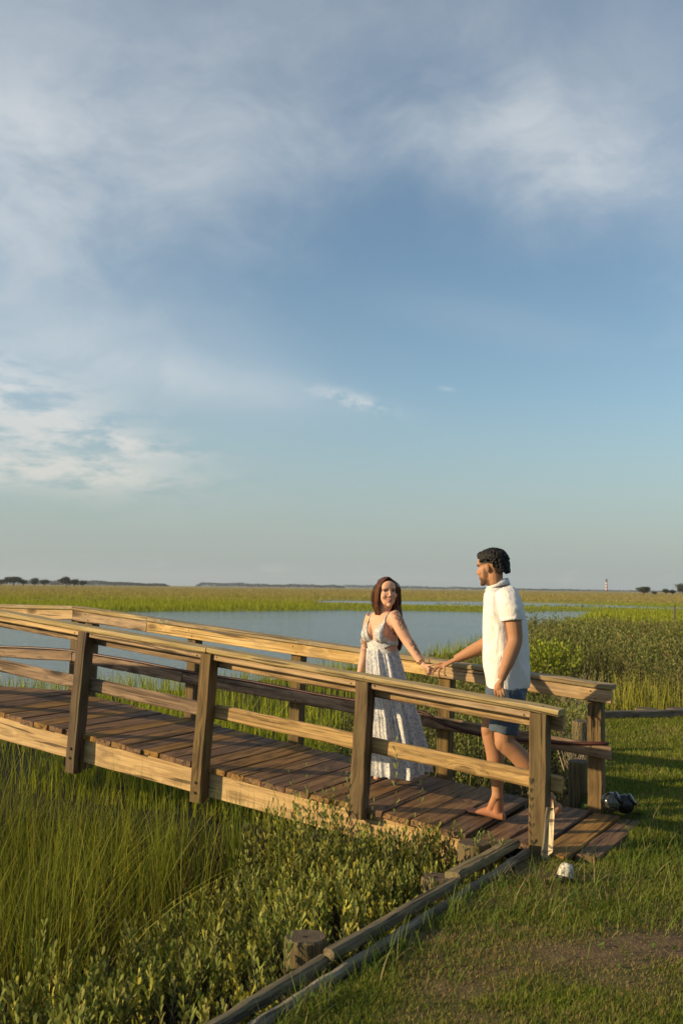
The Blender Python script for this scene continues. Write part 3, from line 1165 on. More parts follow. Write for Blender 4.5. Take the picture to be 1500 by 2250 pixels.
def paint_head(V, M, col, lip, brow, iris, beard=0., fem=False, makeup=0.):
    """colours of the face in head coordinates: lips, brows, eyes, beard"""
    Mi = np.array(M.inverted())
    h = V @ Mi[:3, :3].T + Mi[:3, 3]
    x, y, z = np.abs(h[:, 0]), h[:, 1], h[:, 2]
    near = (np.linalg.norm(h * [1, 1, .8], axis=1) < .14)

    def put(mask, c, k=1.):
        m = (mask * k * near)[:, None]
        col[:] = col * (1 - m) + np.array(c) * m
    if beard:
        jaw = sstep(-.048, -.070, z + .35 * np.clip(.05 - y, 0, 1)) * sstep(.0, .02, y + .015)
        side = sstep(-.012, .008, y) * sstep(.04, .028, y) * sstep(.045, .055, x) * sstep(.012, -.02, z)
        mou = np.exp(-((z + .042) / .005) ** 2) * (x < .028) * (y > .075)
        put(np.clip(np.maximum(np.maximum(jaw, side * .8), mou * .8), 0, 1), (.045, .028, .020), beard)
        fade = sstep(.015, .03, z) * sstep(.06, .04, y) * (x > .04) + sstep(-.055, -.03, z) * sstep(-.04, -.055, y)
        put(np.clip(fade, 0, 1), (.03, .022, .018), .8)
    sm = z + .058 - (9. * x * x if fem else 5. * x * x)
    put(np.clip(1.3 * np.exp(-(sm / (.0095)) ** 2 - (x / .023) ** 2), 0, 1) * (y > .066), lip, .95)
    put(np.exp(-(sm / (.0024)) ** 2 - (x / .026) ** 2) * (y > .066), tuple(c * .3 for c in lip), .8)
    if fem:
        put(np.exp(-((sm - .0015) / .0028) ** 2 - (x / .014) ** 2) * (y > .07), (.70, .62, .56), .8)
    put(np.exp(-((z - .0265) / (.0036 if fem else .0048)) ** 2) * sstep(.010, .016, x) * sstep(.054, .046, x) * (y > .04), brow, .95)
    eye = np.exp(-((z - .006) / .0052) ** 2 - ((x - .031) / .0135) ** 2) * (y > .04)
    put(np.clip(eye * 1.6, 0, 1), (.42, .38, .35), .9)
    ir = np.exp(-((z - .006) / .0055) ** 2 - ((x - .031) / .0062) ** 2) * (y > .04)
    put(np.clip(ir * 1.7, 0, 1), iris)
    lid = np.exp(-((z - .0125) / (.0045 if fem else .0034)) ** 2 - ((x - .033) / .016) ** 2) * (y > .04)
    put(np.clip(lid * 1.5, 0, 1), (.03, .018, .014), .95 if fem else .6)
    put(np.exp(-((z + .015) / .016) ** 2 - ((x - .042) / .016) ** 2) * (y > .04), (.52, .22, .15), .25)
    put(np.exp(-((z + .031) / .003) ** 2 - ((x - .010) / .004) ** 2) * (y > .09), (.08, .03, .02), .7)


def finger(s, pts, r=.0088):
    n = len(pts)
    s.tube(pts, [r * (1.05 - .28 * i / (n - 1)) for i in range(n)], 9, n=(n - 1) * 3)
    s.ball(pts[-1], r * .80)


# ---------------- the man
SK_M = np.array([.37, .185, .098])
ms = Soup()
hm = P(1078, 1249, 6.55)
face_m = Vector((-.83, .54, -.10))
HM = head_frame(hm, face_m, (.10, 0, 1), .985)
add_head(ms, HM)
nk = P(1094, 1300, 6.56)
ms.tube([HM @ Vector((0, -.022, -.02)), HM @ Vector((0, -.022, -.085)), nk], [.056, .054, .062], 16, n=6)
tor = [(1296, 1090, .05, .075), (1303, 1096, .075, .125), (1318, 1103, .092, .165), (1345, 1106, .10, .172), (1390, 1109, .10, .160), (1440, 1111, .095, .150), (1490, 1112, .095, .145), (1535, 1112, .09, .13)]
ms.loft([(P(x, y, 6.555), AX * a, NX * b) for y, x, a, b in tor])
# near (left) arm, hanging
ms.tube([P(1117, 1314, 6.4), P(1125, 1350, 6.365), P(1129, 1378, 6.35), P(1131, 1406, 6.341), P(1124, 1430, 6.316), P(1114, 1457, 6.289), P(1104, 1482, 6.27), P(1100.5, 1492, 6.27)],
        [.058, .054, .050, .046, .0455, .040, .030, .0275], 16, n=28)
# near hand
wr = P(1100.5, 1492, 6.27)
kn = [P(1087.5, 1512, 6.285), P(1092.5, 1514.5, 6.262), P(1098.5, 1515, 6.25), P(1104, 1513, 6.242)]
ms.loft([(wr, (.019, 0, .006), (0, .026, 0)), (P(1097.5, 1501, 6.265), (.025, -.006, .006), (.010, .030, 0)), (P(1096, 1511, 6.26), (.026, -.012, .004), (.006, .021, 0)),
         (P(1096, 1515, 6.26), (.024, -.012, .004), (.006, .015, 0))], 16)
finger(ms, [kn[0], P(1087, 1521, 6.28), P(1089.5, 1528, 6.285), P(1094, 1532, 6.295)], .0088)
finger(ms, [kn[1], P(1093, 1525, 6.255), P(1096, 1532, 6.26), P(1100.5, 1535.5, 6.275)], .0090)
finger(ms, [kn[2], P(1100, 1525, 6.245), P(1103, 1531.5, 6.25), P(1106.5, 1534.5, 6.26)], .0088)
finger(ms, [kn[3], P(1106, 1521.5, 6.238), P(1108.5, 1527, 6.242), P(1110.5, 1530, 6.255)], .0078)
finger(ms, [P(1093, 1501, 6.285), P(1088, 1508, 6.3), P(1088, 1517, 6.31), P(1091.5, 1523, 6.312)], .0102)
# far (right) arm, reaching forward
ms.tube([P(1096, 1316, 6.70), P(1088, 1360, 6.74), P(1078, 1404, 6.76), P(1062, 1418, 6.78), P(1040, 1429, 6.80), P(1016, 1441, 6.83), P(1001, 1448.5, 6.85)],
        [.056, .052, .047, .048, .044, .033, .028], 16, n=26)
wr2 = P(1001, 1448.5, 6.85)
ms.loft([(wr2, (0, .030, .002), (.006, 0, .018)), (P(990, 1454, 6.86), (0, .036, .004), (.008, 0, .020)), (P(978, 1459.5, 6.865), (0, .041, .006), (.008, 0, .018)), (P(971, 1463, 6.868), (0, .040, .006), (.008, 0, .013))], 18)
finger(ms, [P(972, 1461, 6.90), P(961, 1465, 6.91), P(953, 1470.5, 6.905), P(948.5, 1475, 6.895)], .0088)
finger(ms, [P(970, 1463, 6.878), P(958.5, 1468.5, 6.875), P(951.5, 1475.5, 6.865), P(949, 1481, 6.87)], .0090)
finger(ms, [P(971, 1465, 6.852), P(964.5, 1472, 6.838), P(963, 1480, 6.835), P(965, 1487, 6.84)], .0086)
finger(ms, [P(976, 1464, 6.832), P(976, 1471, 6.815), P(975, 1477, 6.81), P(977, 1483, 6.815)], .0078)
finger(ms, [P(989, 1454, 6.895), P(978, 1455.5, 6.915), P(967, 1458, 6.925), P(958, 1461, 6.92)], .0100)
# legs
ms.tube([P(1114, 1530, 6.46), P(1112, 1560, 6.45), P(1108, 1606, 6.43), P(1109, 1632, 6.42), P(1130, 1652, 6.415), P(1156, 1681, 6.41), P(1184, 1721, 6.41), P(1205, 1752, 6.415), P(1213, 1760, 6.418)],
        [.080, .080, .068, .060, .059, .061, .047, .036, .036], 18, n=40)
ms.tube([P(1106, 1530, 6.64), P(1092, 1560, 6.65), P(1079, 1592, 6.64), P(1077, 1612, 6.635), P(1083, 1640, 6.635), P(1088, 1668, 6.635), P(1091, 1705, 6.63), P(1092, 1738, 6.625), P(1092, 1754, 6.62)],
        [.080, .078, .066, .058, .057, .058, .046, .036, .0385], 18, n=40)
ms.ball(P(1072, 1602, 6.62), .046, .045, .06)
ms.ball(P(1103, 1630, 6.41), .050, .045, .062)
# front foot, flat on the deck: heel, arch, toes
ff = AX
fl = NX
heel = P(1094, 1768, 6.60)


def FP(f, l, z):
    q = B(.445, .555, 0) + AX * f + NX * l
    return Vector((q.x, q.y, deck_z(.445 + f) + z))


ms.loft([(FP(-.055, 0, .022), fl * .012, (0, 0, .014)), (FP(-.045, 0, .028), fl * .028, (0, 0, .026)), (FP(-.01, 0, .034), fl * .034, (0, 0, .033)), (FP(.04, 0, .038), fl * .036, (0, 0, .036)),
         (FP(.09, 0, .030), fl * .040, (0, 0, .027)), (FP(.135, 0, .022), fl * .045, (0, 0, .019)), (FP(.160, 0, .017), fl * .044, (0, 0, .014)), (FP(.172, 0, .014), fl * .038, (0, 0, .010))], 20)
ms.tube([P(1092, 1742, 6.62), FP(-.002, 0, .075), FP(.0, 0, .035)], [.037, .038, .034], 14)
ms.tube([P(1090, 1748, 6.61), FP(.05, 0, .045), FP(.10, 0, .030)], [.030, .029, .018], 12)
for i, (l, L, r) in enumerate(((.034, .222, .0125), (.014, .220, .0092), (-.004, .211, .0088), (-.020, .198, .0084), (-.034, .184, .0080))):
    finger(ms, [FP(.155, l * .95, .014), FP(L - .022, l, .016), FP(L, l, .011)], r)
# rear foot, heel raised
rb, rh = P(1200, 1800, 6.43), P(1227, 1771, 6.425)
fd = (rb - rh).normalized()
fn = NX.cross(fd).normalized()
if fn.z < 0:
    fn = -fn
ms.loft([(rh - fd * .012, NX * .014, fn * .016), (rh, NX * .028, fn * .026), (rh + fd * .04, NX * .033, fn * .034), (rh + fd * .075, NX * .034, fn * .032), (rb, NX * .043, fn * .018), (rb + fd * .015, NX * .040, fn * .013)], 18)
ms.tube([P(1205, 1752, 6.415), rh + fd * .03 + fn * .02], [.036, .032], 12)
for l, L, r in ((.032, .075, .012), (.013, .073, .009), (-.004, .066, .0086), (-.02, .056, .008), (-.033, .044, .0078)):
    q = rb + NX * l
    tip = q + AX * L
    tip.z = deck_z(.2) + .012
    finger(ms, [q, q.lerp(tip, .55) + Vector((0, 0, .004)), tip], r)
man_base = B(.38, .52, deck_z(.38))
man = thing('person', man_base, 'barefoot man in a white polo shirt and blue shorts stepping onto the bridge', 'person', 'couple holding hands on the footbridge')
mb = ms.fuse('man_body', .0036, 5)
V = coords(mb)
col = np.tile(SK_M, (len(V), 1))
col *= (1 - .12 * fbm(V[:, 0] * 8, V[:, 2] * 8, 3., 3, 4))[:, None]
# lower legs and hands a bit redder
col = np.where((V[:, 2] < .10)[:, None], col * [1.05, .92, .92], col)
paint_head(V, HM, col, (.30, .11, .075), (.012, .009, .008), (.03, .016, .01), .82)
add_tint(mb, col)
at = mb.attributes.new('tattoo', 'FLOAT', 'POINT')
link('body', mb, M_['skin'], man)

# polo shirt
ss = Soup()


def shirt_fold(i, th):
    return 1 + .012 * math.sin(5 * th + i * .9) + .008 * math.sin(9 * th - i * 1.3)


sh = [(1291, 1093, .060, .070), (1298, 1096, .078, .115), (1306, 1100, .098, .165), (1320, 1104, .117, .192), (1345, 1107, .128, .205), (1385, 1110, .140, .203), (1430, 1112, .146, .200),
      (1470, 1113.5, .144, .197), (1500, 1113, .135, .196), (1511, 1112.5, .132, .195)]
ss.loft([(P(x, y, 6.555), AX * a, NX * b) for y, x, a, b in sh], 40, shirt_fold)
ss.tube([P(1112, 1309, 6.44), P(1120, 1330, 6.375), P(1123.5, 1352, 6.36), P(1124.5, 1363, 6.357)], [.080, .079, .070, .066], 22, n=8)
ss.tube([P(1098, 1312, 6.68), P(1090, 1340, 6.74), P(1087, 1362, 6.75)], [.080, .077, .066], 18, n=6)
sm_ = ss.fuse('polo', .006, 5)
V = coords(sm_)
# cloth creases: drawn from the shoulder to the hem, deeper near the waist and armpit
cr = .006 * np.sin(V[:, 2] * 17 + V[:, 0] * 34 + 3 * fbm(V[:, 0] * 4, V[:, 2] * 3, 2., 2, 3)) * sstep(1.35, .9, V[:, 2]) + .014 * (fbm(V[:, 0] * 6 + V[:, 2] * 4 + V[:, 1] * 3, V[:, 2] * 2.5 - V[:, 0] * 2, 1.7, 3, 7) - .5)
nrm = np.empty(len(V) * 3, np.float32)
sm_.vertices.foreach_get('normal', nrm)
V2 = V + nrm.reshape(-1, 3) * cr[:, None]
sm_.vertices.foreach_set('co', V2.astype(np.float32).ravel())
sm_.update()
shirt = link('polo_shirt', sm_, M_['white_cotton'], man)


def ring_band(rings, thick, name, mat, parent, seg=32, close=None):
    """open cloth band through rings, given thickness"""
    V, F = [], []
    for c, a, b in rings:
        for k in range(seg):
            th = 2 * math.pi * k / seg
            V.append(Vector(c) + Vector(a) * math.cos(th) + Vector(b) * math.sin(th))
    for i in range(len(rings) - 1):
        for k in range(seg):
            if close and not close(2 * math.pi * (k + .5) / seg):
                continue
            k2 = (k + 1) % seg
            F.append((i * seg + k, i * seg + k2, (i + 1) * seg + k2, (i + 1) * seg + k))
    me = py_mesh(name, V, F)
    bm = bmesh.new()
    bm.from_mesh(me)
    bmesh.ops.solidify(bm, geom=bm.faces[:], thickness=thick)
    bmesh.ops.recalc_face_normals(bm, faces=bm.faces)
    bm.to_mesh(me)
    bm.free()
    return link(name, me, M_[mat], parent)


def sub(o, parent):
    o.parent = parent
    o.matrix_parent_inverse = parent.matrix_basis.inverted()
    return o


# collar: a stand and a turned-down fall, open at the throat
cst = [(P(1092.5, 1288, 6.555) + AX * .004, AX * .064 + Vector((0, 0, -.016)), NX * .066), (P(1093, 1279, 6.555) - AX * .004, AX * .058 + Vector((0, 0, -.022)), NX * .060),
       (P(1093, 1277, 6.555) - AX * .004, AX * .064 + Vector((0, 0, -.022)), NX * .067), (P(1093.5, 1291, 6.555) + AX * .004, AX * .084 + Vector((0, 0, -.024)), NX * .090)]
sub(ring_band(cst, .004, 'collar', 'white_cotton', None, 36, lambda a: abs((a + math.pi) % (2 * math.pi) - math.pi) > .32), shirt)
cuff = P(1124.5, 1361, 6.357)
cdir = (P(1124.5, 1363, 6.357) - P(1123.5, 1352, 6.36)).normalized()
cx_ = cdir.cross(Vector((0, 1, 0))).normalized()
cy_ = cdir.cross(cx_)
sub(ring_band([(cuff - cdir * .014, cx_ * .0675, cy_ * .0675), (cuff - cdir * .001, cx_ * .068, cy_ * .068), (cuff + cdir * .008, cx_ * .0665, cy_ * .0665)], .004, 'cuff', 'white_cotton', None, 28), shirt)
# placket and hem line
pk = [P(1069, 1305, 6.555), P(1065.5, 1320, 6.555), P(1064, 1342, 6.555)]

# shorts
so = Soup()
so.loft([(P(x, y, 6.555), AX * a, NX * b) for y, x, a, b in ((1494, 1112, .122, .180), (1515, 1112, .128, .186), (1540, 1111, .122, .182), (1558, 1109, .10, .16))], 30)
so.tube([P(1113, 1514, 6.465), P(1111, 1560, 6.45), P(1107, 1590, 6.435), P(1103.5, 1611, 6.43)], [.108, .104, .096, .093], 24, n=10)
so.tube([P(1109, 1514, 6.65), P(1094, 1556, 6.65), P(1084, 1573, 6.645), P(1080, 1583, 6.64)], [.100, .097, .088, .083], 24, n=10)
sm2 = so.fuse('shorts', .006, 4)
V = coords(sm2)
nrm = np.empty(len(V) * 3, np.float32)
sm2.vertices.foreach_get('normal', nrm)
cr = .008 * (fbm(V[:, 0] * 10 + V[:, 2] * 8, V[:, 2] * 5, 1.7, 3, 17) - .5) + .003 * np.sin(V[:, 0] * 60 + V[:, 2] * 25)
sm2.vertices.foreach_set('co', (V + nrm.reshape(-1, 3) * cr[:, None]).astype(np.float32).ravel())
sm2.update()
link('shorts', sm2, M_['grey_blue_cotton'], man)

# hair: short sides, curls on top and down the nape
hs = Soup()
hs.ball((0, -.018, .052), .076, .098, .078, HM)
hs.ball((0, -.066, .028), .066, .053, .062, HM)
hs.ball((0, .050, .092), .056, .040, .030, HM)
rr = random.Random(5)
n_c = 0
while n_c < 620:
    u = Vector((rr.gauss(0, 1), rr.gauss(0, 1), rr.gauss(0, 1))).normalized()
    p = Vector((u.x * .082, -.018 + u.y * .106, .047 + u.z * .084))
    if p.z < .045 and p.y > -.035:
        continue
    if p.z < .0 and (p.y > -.075):
        continue
    if p.z < -.02:
        continue
    if p.y > .065 and p.z < .075:
        continue
    r_ = rr.uniform(.006, .0105)
    hs.ball(p + u * rr.uniform(-.008, .001), r_ * rr.uniform(.8, 1.3), r_ * rr.uniform(.8, 1.3), r_, HM, 8)
    n_c += 1
for _ in range(60):
    a = rr.uniform(-1.15, 1.15)
    z = rr.uniform(-.036, .03)
    p = Vector((.066 * math.sin(a) * (1 - .3 * max(0, -z) / .085), -.035 - .088 * math.cos(a) + .10 * max(0, -z - .03), z))
    r_ = rr.uniform(.008, .013)
    if p.y > -.07:
        continue
    hs.ball(p, r_, r_, r_ * 1.5, HM, 8)
for _ in range(520):            # loose curls that break the outline
    u = Vector((rr.gauss(0, 1), rr.gauss(0, 1), rr.gauss(0, 1))).normalized()
    p = Vector((u.x * .083, -.018 + u.y * .106, .047 + u.z * .086))
    if (p.z < .05 and p.y > -.05) or p.z < -.02 or (p.y > .06 and p.z < .08):
        continue
    tq = u.cross(Vector((rr.gauss(0, 1), rr.gauss(0, 1), rr.gauss(0, 1)))).normalized()
    L_ = rr.uniform(.008, .016)
    hs.tube([HM @ (p - tq * L_), HM @ (p + u * rr.uniform(.002, .008)), HM @ (p + tq * L_ - u * .004)], [.0026, .0024, .002], 5, n=4)
hmesh = hs.fuse('man_hair', .0026, 1)
# keep hair off the face and the cropped temples
bm = bmesh.new()
bm.from_mesh(hmesh)
Mi = HM.inverted()
kill = []
for f in bm.faces:
    h = Mi @ f.calc_center_median()
    front = h.y > .052 and h.z < .066 + .0 * h.x
    temple = h.y > -.045 and h.z < .026 + max(0, h.y) * .30
    nape = h.z < -.042 or (h.z < -.006 and h.y > -.078)
    if front or temple or nape:
        kill.append(f)
bmesh.ops.delete(bm, geom=kill, context='FACES')
bm.to_mesh(hmesh)
bm.free()
link('hair', hmesh, M_['black_hair'], man)

# ---------------- the woman
SK_W = np.array([.58, .335, .225])
F3 = Vector((-.74, -.67, 0)).normalized()            # the way her chest faces
L3 = Vector((-F3.y, F3.x, 0))                        # towards her left side
YW = 7.2
ws = Soup()
hw = P(850, 1301, 7.14)
HW = head_frame(hw, (.20, -.97, -.02), (-.05, 0, 1), .93)
add_head(ws, HW, True)
ws.tube([HW @ Vector((0, -.02, -.03)), HW @ Vector((0, -.024, -.085)), P(843, 1342, 7.19), P(842, 1352, 7.20)], [.046, .044, .046, .06], 16, n=8)
wt = [(1342, 842.5, .040, .06), (1348, 842, .052, .108), (1356, 841, .066, .140), (1370, 840, .078, .142), (1390, 840, .088, .134), (1408, 840, .088, .126), (1424, 840, .085, .120), (1438, 840, .080, .112),
      (1460, 841, .080, .105), (1490, 843, .080, .10), (1520, 845, .07, .09)]
ws.loft([(P(x, y, YW), F3 * a, L3 * b) for y, x, a, b in wt], 32)
for q in (-1, 1):
    c = P(840, 1393, YW) + F3 * .068 + L3 * (.062 * q)
    ws.ball(c, .056, .056, .058)
    ws.ball(c + Vector((0, 0, .035)) - F3 * .02, .05, .05, .055)
for q in (-1, 1):
    hx = P(850, 1500, YW) + L3 * (.05 * q)
    ws.tube([hx, hx.lerp(Vector((hx.x, hx.y, deck_z(1.4))), .5), Vector((hx.x + .03 * q, hx.y, deck_z(1.4) + .03))], [.065, .045, .026], 14)
# left arm reaching back
ws.tube([P(863, 1351, 7.10), P(871, 1363, 7.07), P(882, 1385, 7.04), P(893, 1405, 7.02), P(903, 1420, 7.00), P(916, 1441, 6.965), P(926, 1457, 6.94)],
        [.050, .049, .044, .0385, .0375, .031, .0235], 16, n=26)
ws.loft([(P(926, 1457, 6.94), (0, .024, 0), (.010, 0, .014)), (P(933, 1463, 6.93), (0, .028, 0), (.012, 0, .016)), (P(940, 1467.5, 6.92), (0, .031, 0), (.010, 0, .015)), (P(943, 1470, 6.915), (0, .030, 0), (.008, 0, .011))], 16)
finger(ws, [P(942, 1467, 6.935), P(948, 1468, 6.945), P(953, 1471, 6.94), P(955, 1476, 6.93)], .0070)
finger(ws, [P(943, 1469, 6.92), P(948, 1474, 6.925), P(949, 1479, 6.90), P(945, 1481, 6.885)], .0072)
finger(ws, [P(942, 1471, 6.905), P(945, 1477, 6.90), P(943, 1481, 6.885), P(939, 1481.5, 6.88)], .0070)
finger(ws, [P(939, 1472, 6.895), P(941, 1477, 6.885), P(939.5, 1480, 6.875), P(936, 1480, 6.87)], .0062)
finger(ws, [P(934, 1462, 6.915), P(941, 1462, 6.895), P(948, 1461.5, 6.885), P(955, 1459.5, 6.885)], .0078)
# right arm, behind
ws.tube([P(817, 1353, 7.31), P(811, 1370, 7.34), P(806, 1395, 7.36), P(803.5, 1418, 7.37), P(800, 1440, 7.36), P(794, 1466, 7.34), P(790, 1484, 7.33)],
        [.044, .043, .039, .035, .034, .028, .022], 14, n=22)
ws.loft([(P(790, 1484, 7.33), (.018, 0, 0), (0, .024, 0)), (P(787, 1497, 7.32), (.016, 0, 0), (0, .032, 0)), (P(785, 1506, 7.31), (.012, 0, 0), (0, .030, 0))], 12)
for i in range(4):
    b0 = P(785, 1504, 7.285 + .018 * i)
    finger(ws, [b0, b0 + Vector((-.006, 0, -.03)), b0 + Vector((.0, 0, -.055)), b0 + Vector((.012, 0, -.07))], .0068)
finger(ws, [P(788, 1488, 7.30), P(786, 1496, 7.27), P(787, 1506, 7.26)], .0076)
woman_base = Vector((P(870, 1700, YW).x, YW, deck_z(1.35)))
woman = thing('person', woman_base, 'woman with long brown hair in a long white and blue floral dress looking back', 'person', 'couple holding hands on the footbridge')
wb = ws.fuse('woman_body', .0036, 5)
V = coords(wb)
nrm = np.empty(len(V) * 3, np.float32)
wb.vertices.foreach_get('normal', nrm)
nrm = nrm.reshape(-1, 3)
col = np.tile(SK_W, (len(V), 1))
col *= (1 - .10 * fbm(V[:, 0] * 8, V[:, 2] * 8, 3., 3, 4))[:, None]
paint_head(V, HW, col, (.42, .12, .11), (.05, .025, .016), (.035, .022, .015), 0., True)
add_tint(wb, col)


def seg_par(V, a, b):
    """parameter along and distance from the segment a-b"""
    a, b = np.array(a), np.array(b)
    d = b - a
    t = ((V - a) @ d) / (d @ d)
    return t, np.linalg.norm(V - a - np.clip(t, 0, 1)[:, None] * d, axis=1)


def bump1(t, a, b, s=.06):
    return sstep(a - s, a + s, t) * sstep(b + s, b - s, t)


sh_, el_, wr_ = P(863, 1351, 7.10), P(893, 1405, 7.02), P(926, 1457, 6.94)
t1, d1 = seg_par(V, sh_, el_)
t2, d2 = seg_par(V, el_, wr_)
outer = np.array((P(900, 1380, 7.0) - P(882, 1390, 7.0)).normalized())
tat = np.maximum(bump1(t1, .02, .72) * (d1 < .075), bump1(t2, .18, .72) * (d2 < .06))
tat = tat * sstep(-.35, .25, nrm @ outer)
ro_, rw_ = P(817, 1353, 7.31), P(790, 1484, 7.33)
t3, d3 = seg_par(V, ro_, rw_)
tat = np.maximum(tat, .7 * bump1(t3, .30, .62) * (d3 < .06))
at = wb.attributes.new('tattoo', 'FLOAT', 'POINT')
at.data.foreach_set('value', tat.astype(np.float32))
link('body', wb, M_['skin'], woman)

# dress: bodice cut from the body surface, gathered skirt below
cen = np.array(P(840, 1393, YW))
rel = V - cen
u = rel @ np.array(L3)
fv = rel @ np.array(F3)
zz = V[:, 2]
zb = P(840, 1398, YW).z           # under-bust seam
zt_l = P(845, 1358, YW).z          # top of the cups
zw = P(840, 1432, YW).z           # waist seam
z_ub = P(840, 1408, YW).z
inarm = (d1 < .058) & (t1 > .05) | (d2 < .06) | (d3 < .05)
ua = np.abs(u)
# cups: triangles rising to the straps, deep V between
hcup = np.clip((zz - z_ub) / (zt_l - z_ub), 0, 1)
inner = .010 + .070 * hcup
outer_ = .118 - .036 * hcup
cup = (zz > z_ub) & (zz < zt_l) & (fv > -.03) & (ua > inner) & (ua < outer_) & ~inarm
band = (zz > P(840, 1417, YW).z) & (zz <= z_ub + .004) & ~inarm
mid_ = (zz > zw - .02) & (zz <= P(840, 1417, YW).z + .002) & ~inarm & (fv > -.02 + .35 * np.abs((zz - P(840, 1424, YW).z)) - .0) & (ua < .085 + 1.6 * np.abs(zz - P(840, 1423, YW).z))
waist = (zz > zw - .03) & (zz < zw + .004) & ~inarm
strap = (zz >= zt_l - .004) & (np.abs(ua - .083) < .0055) & ~inarm & (zz < zt_l + .12) & (V[:, 1] < 7.6) & (np.linalg.norm(V - np.array(hw), axis=1) > .15) & (t1 < .6)
keep = cup | band | mid_ | waist | strap
nF = len(wb.polygons)
fi = np.empty(len(wb.loops), np.int32)
wb.loops.foreach_get('vertex_index', fi)
fi = fi.reshape(-1, 4) if len(fi) == nF * 4 else None
if fi is not None:
    fsel = fi[keep[fi].all(1)]
    used = np.unique(fsel)
    remap = -np.ones(len(V), int)
    remap[used] = np.arange(len(used))
    gath = .003 * np.sin(u[used] * 160) * cup[used]
    Vd = V[used] + nrm[used] * (.0055 + gath)[:, None]
    bod = np_mesh('bodice', Vd, remap[fsel], smooth=True)
    bm = bmesh.new()
    bm.from_mesh(bod)
    bmesh.ops.solidify(bm, geom=bm.faces[:], thickness=.004)
    bm.to_mesh(bod)
    bm.free()
    bodice = link('bodice', bod, M_['floral_cotton'], woman)

# skirt
sk = [(1425, 804, 874, .098), (1431, 803.5, 875, .106), (1440, 803, 878, .120), (1455, 803, 883, .140), (1480, 803, 890, .160), (1510, 803, 900, .176), (1545, 803.5, 911, .19), (1563, 803.5, 917, .20), (1569, 804, 920, .205),
      (1600, 804, 929, .215), (1640, 805, 941, .228), (1672, 805, 949, .238), (1690, 805.5, 950, .242), (1699, 806, 947, .243)]
seg = 200
V, F = [], []
ph = [random.uniform(0, 6.28) for _ in range(8)]
for i, (y, xl, xr, dp) in enumerate(sk):
    a, b = P(xl, y, YW), P(xr, y, YW)
    c = (a + b) / 2
    hw_ = (b.x - a.x) / 2
    f_ = i / (len(sk) - 1)
    for k in range(seg):
        th = 2 * math.pi * k / seg
        fold = (.5 * math.sin(13 * th + ph[0] + .7 * math.sin(2 * th)) + .35 * math.sin(21 * th + ph[1] + 1.5 * f_) + .35 * math.sin(7 * th + ph[2]) + .2 * math.sin(34 * th + ph[3]))
        amp = (.006 + .030 * f_ ** .8) if i > 0 else .003
        if i in (8,):
            amp *= .8
            fold += .35 * math.sin(47 * th)
        r = 1
        x = c.x + (hw_ - amp * .6) * math.cos(th) + amp * fold * math.cos(th)
        yv = YW + (dp - amp * .6) * math.sin(th) + amp * fold * math.sin(th)
        z = c.z
        if i == len(sk) - 1:
            z = max(deck_z(1.3) + .006, c.z + .006 * math.sin(5 * th + ph[4]))
            z += .035 * max(0, math.cos(th)) ** 2
        V.append((x, yv, z))
for i in range(len(sk) - 1):
    for k in range(seg):
        k2 = (k + 1) % seg
        F.append((i * seg + k, (i + 1) * seg + k, (i + 1) * seg + k2, i * seg + k2))
link('skirt', py_mesh('skirt', V, F), M_['floral_cotton'], woman)

# bracelet
c = P(923.5, 1453.5, 6.946)
ax_ = (P(926, 1457, 6.94) - P(916, 1441, 6.965)).normalized()
bx = ax_.cross(Vector((0, 1, 0))).normalized()
by = ax_.cross(bx)
ring = [c + (bx * math.cos(a) + by * math.sin(a)) * .0285 for a in np.linspace(0, 2 * math.pi, 28)]
V, F = tube_np(ring, .0026, 6, False)
link('bracelet', py_mesh('bracelet', V, F), M_['gold'], woman)

# her hair: a cap parted in the middle and long locks down the back
hs = Soup()
hs.ball((0, -.024, .034), .079, .098, .085, HW)
hs.ball((0, -.075, -.03), .066, .045, .085, HW)
cap = hs.fuse('hair_cap', .004, 3)
bm = bmesh.new()
bm.from_mesh(cap)
Mi = HW.inverted()
kill = []
for f in bm.faces:
    h = Mi @ f.calc_center_median()
    if h.y > .018 and h.z < .080 - abs(h.x) * .95 + .0 or (h.y > .035 and h.z < .055 - abs(h.x) * .2):
        kill.append(f)
bmesh.ops.delete(bm, geom=kill, context='FACES')
bm.to_mesh(cap)
bm.free()
hair = link('hair', cap, M_['brown_hair'], woman)
rr = random.Random(8)
V, F = [], []


def lock(pts, r0, r1, seg=5, n=16):
    p = spline(pts, n)
    rad = [r0 + (r1 - r0) * (i / n) for i in range(n + 1)]
    rad[0] *= .7
    rad[-1] *= .25
    v, f = tube_np(p, rad, seg)
    o = len(V)
    V.extend(v)
    F.extend(tuple(i + o for i in g) for g in f)


def hd(x, y, z):
    return HW @ Vector((x, y, z))


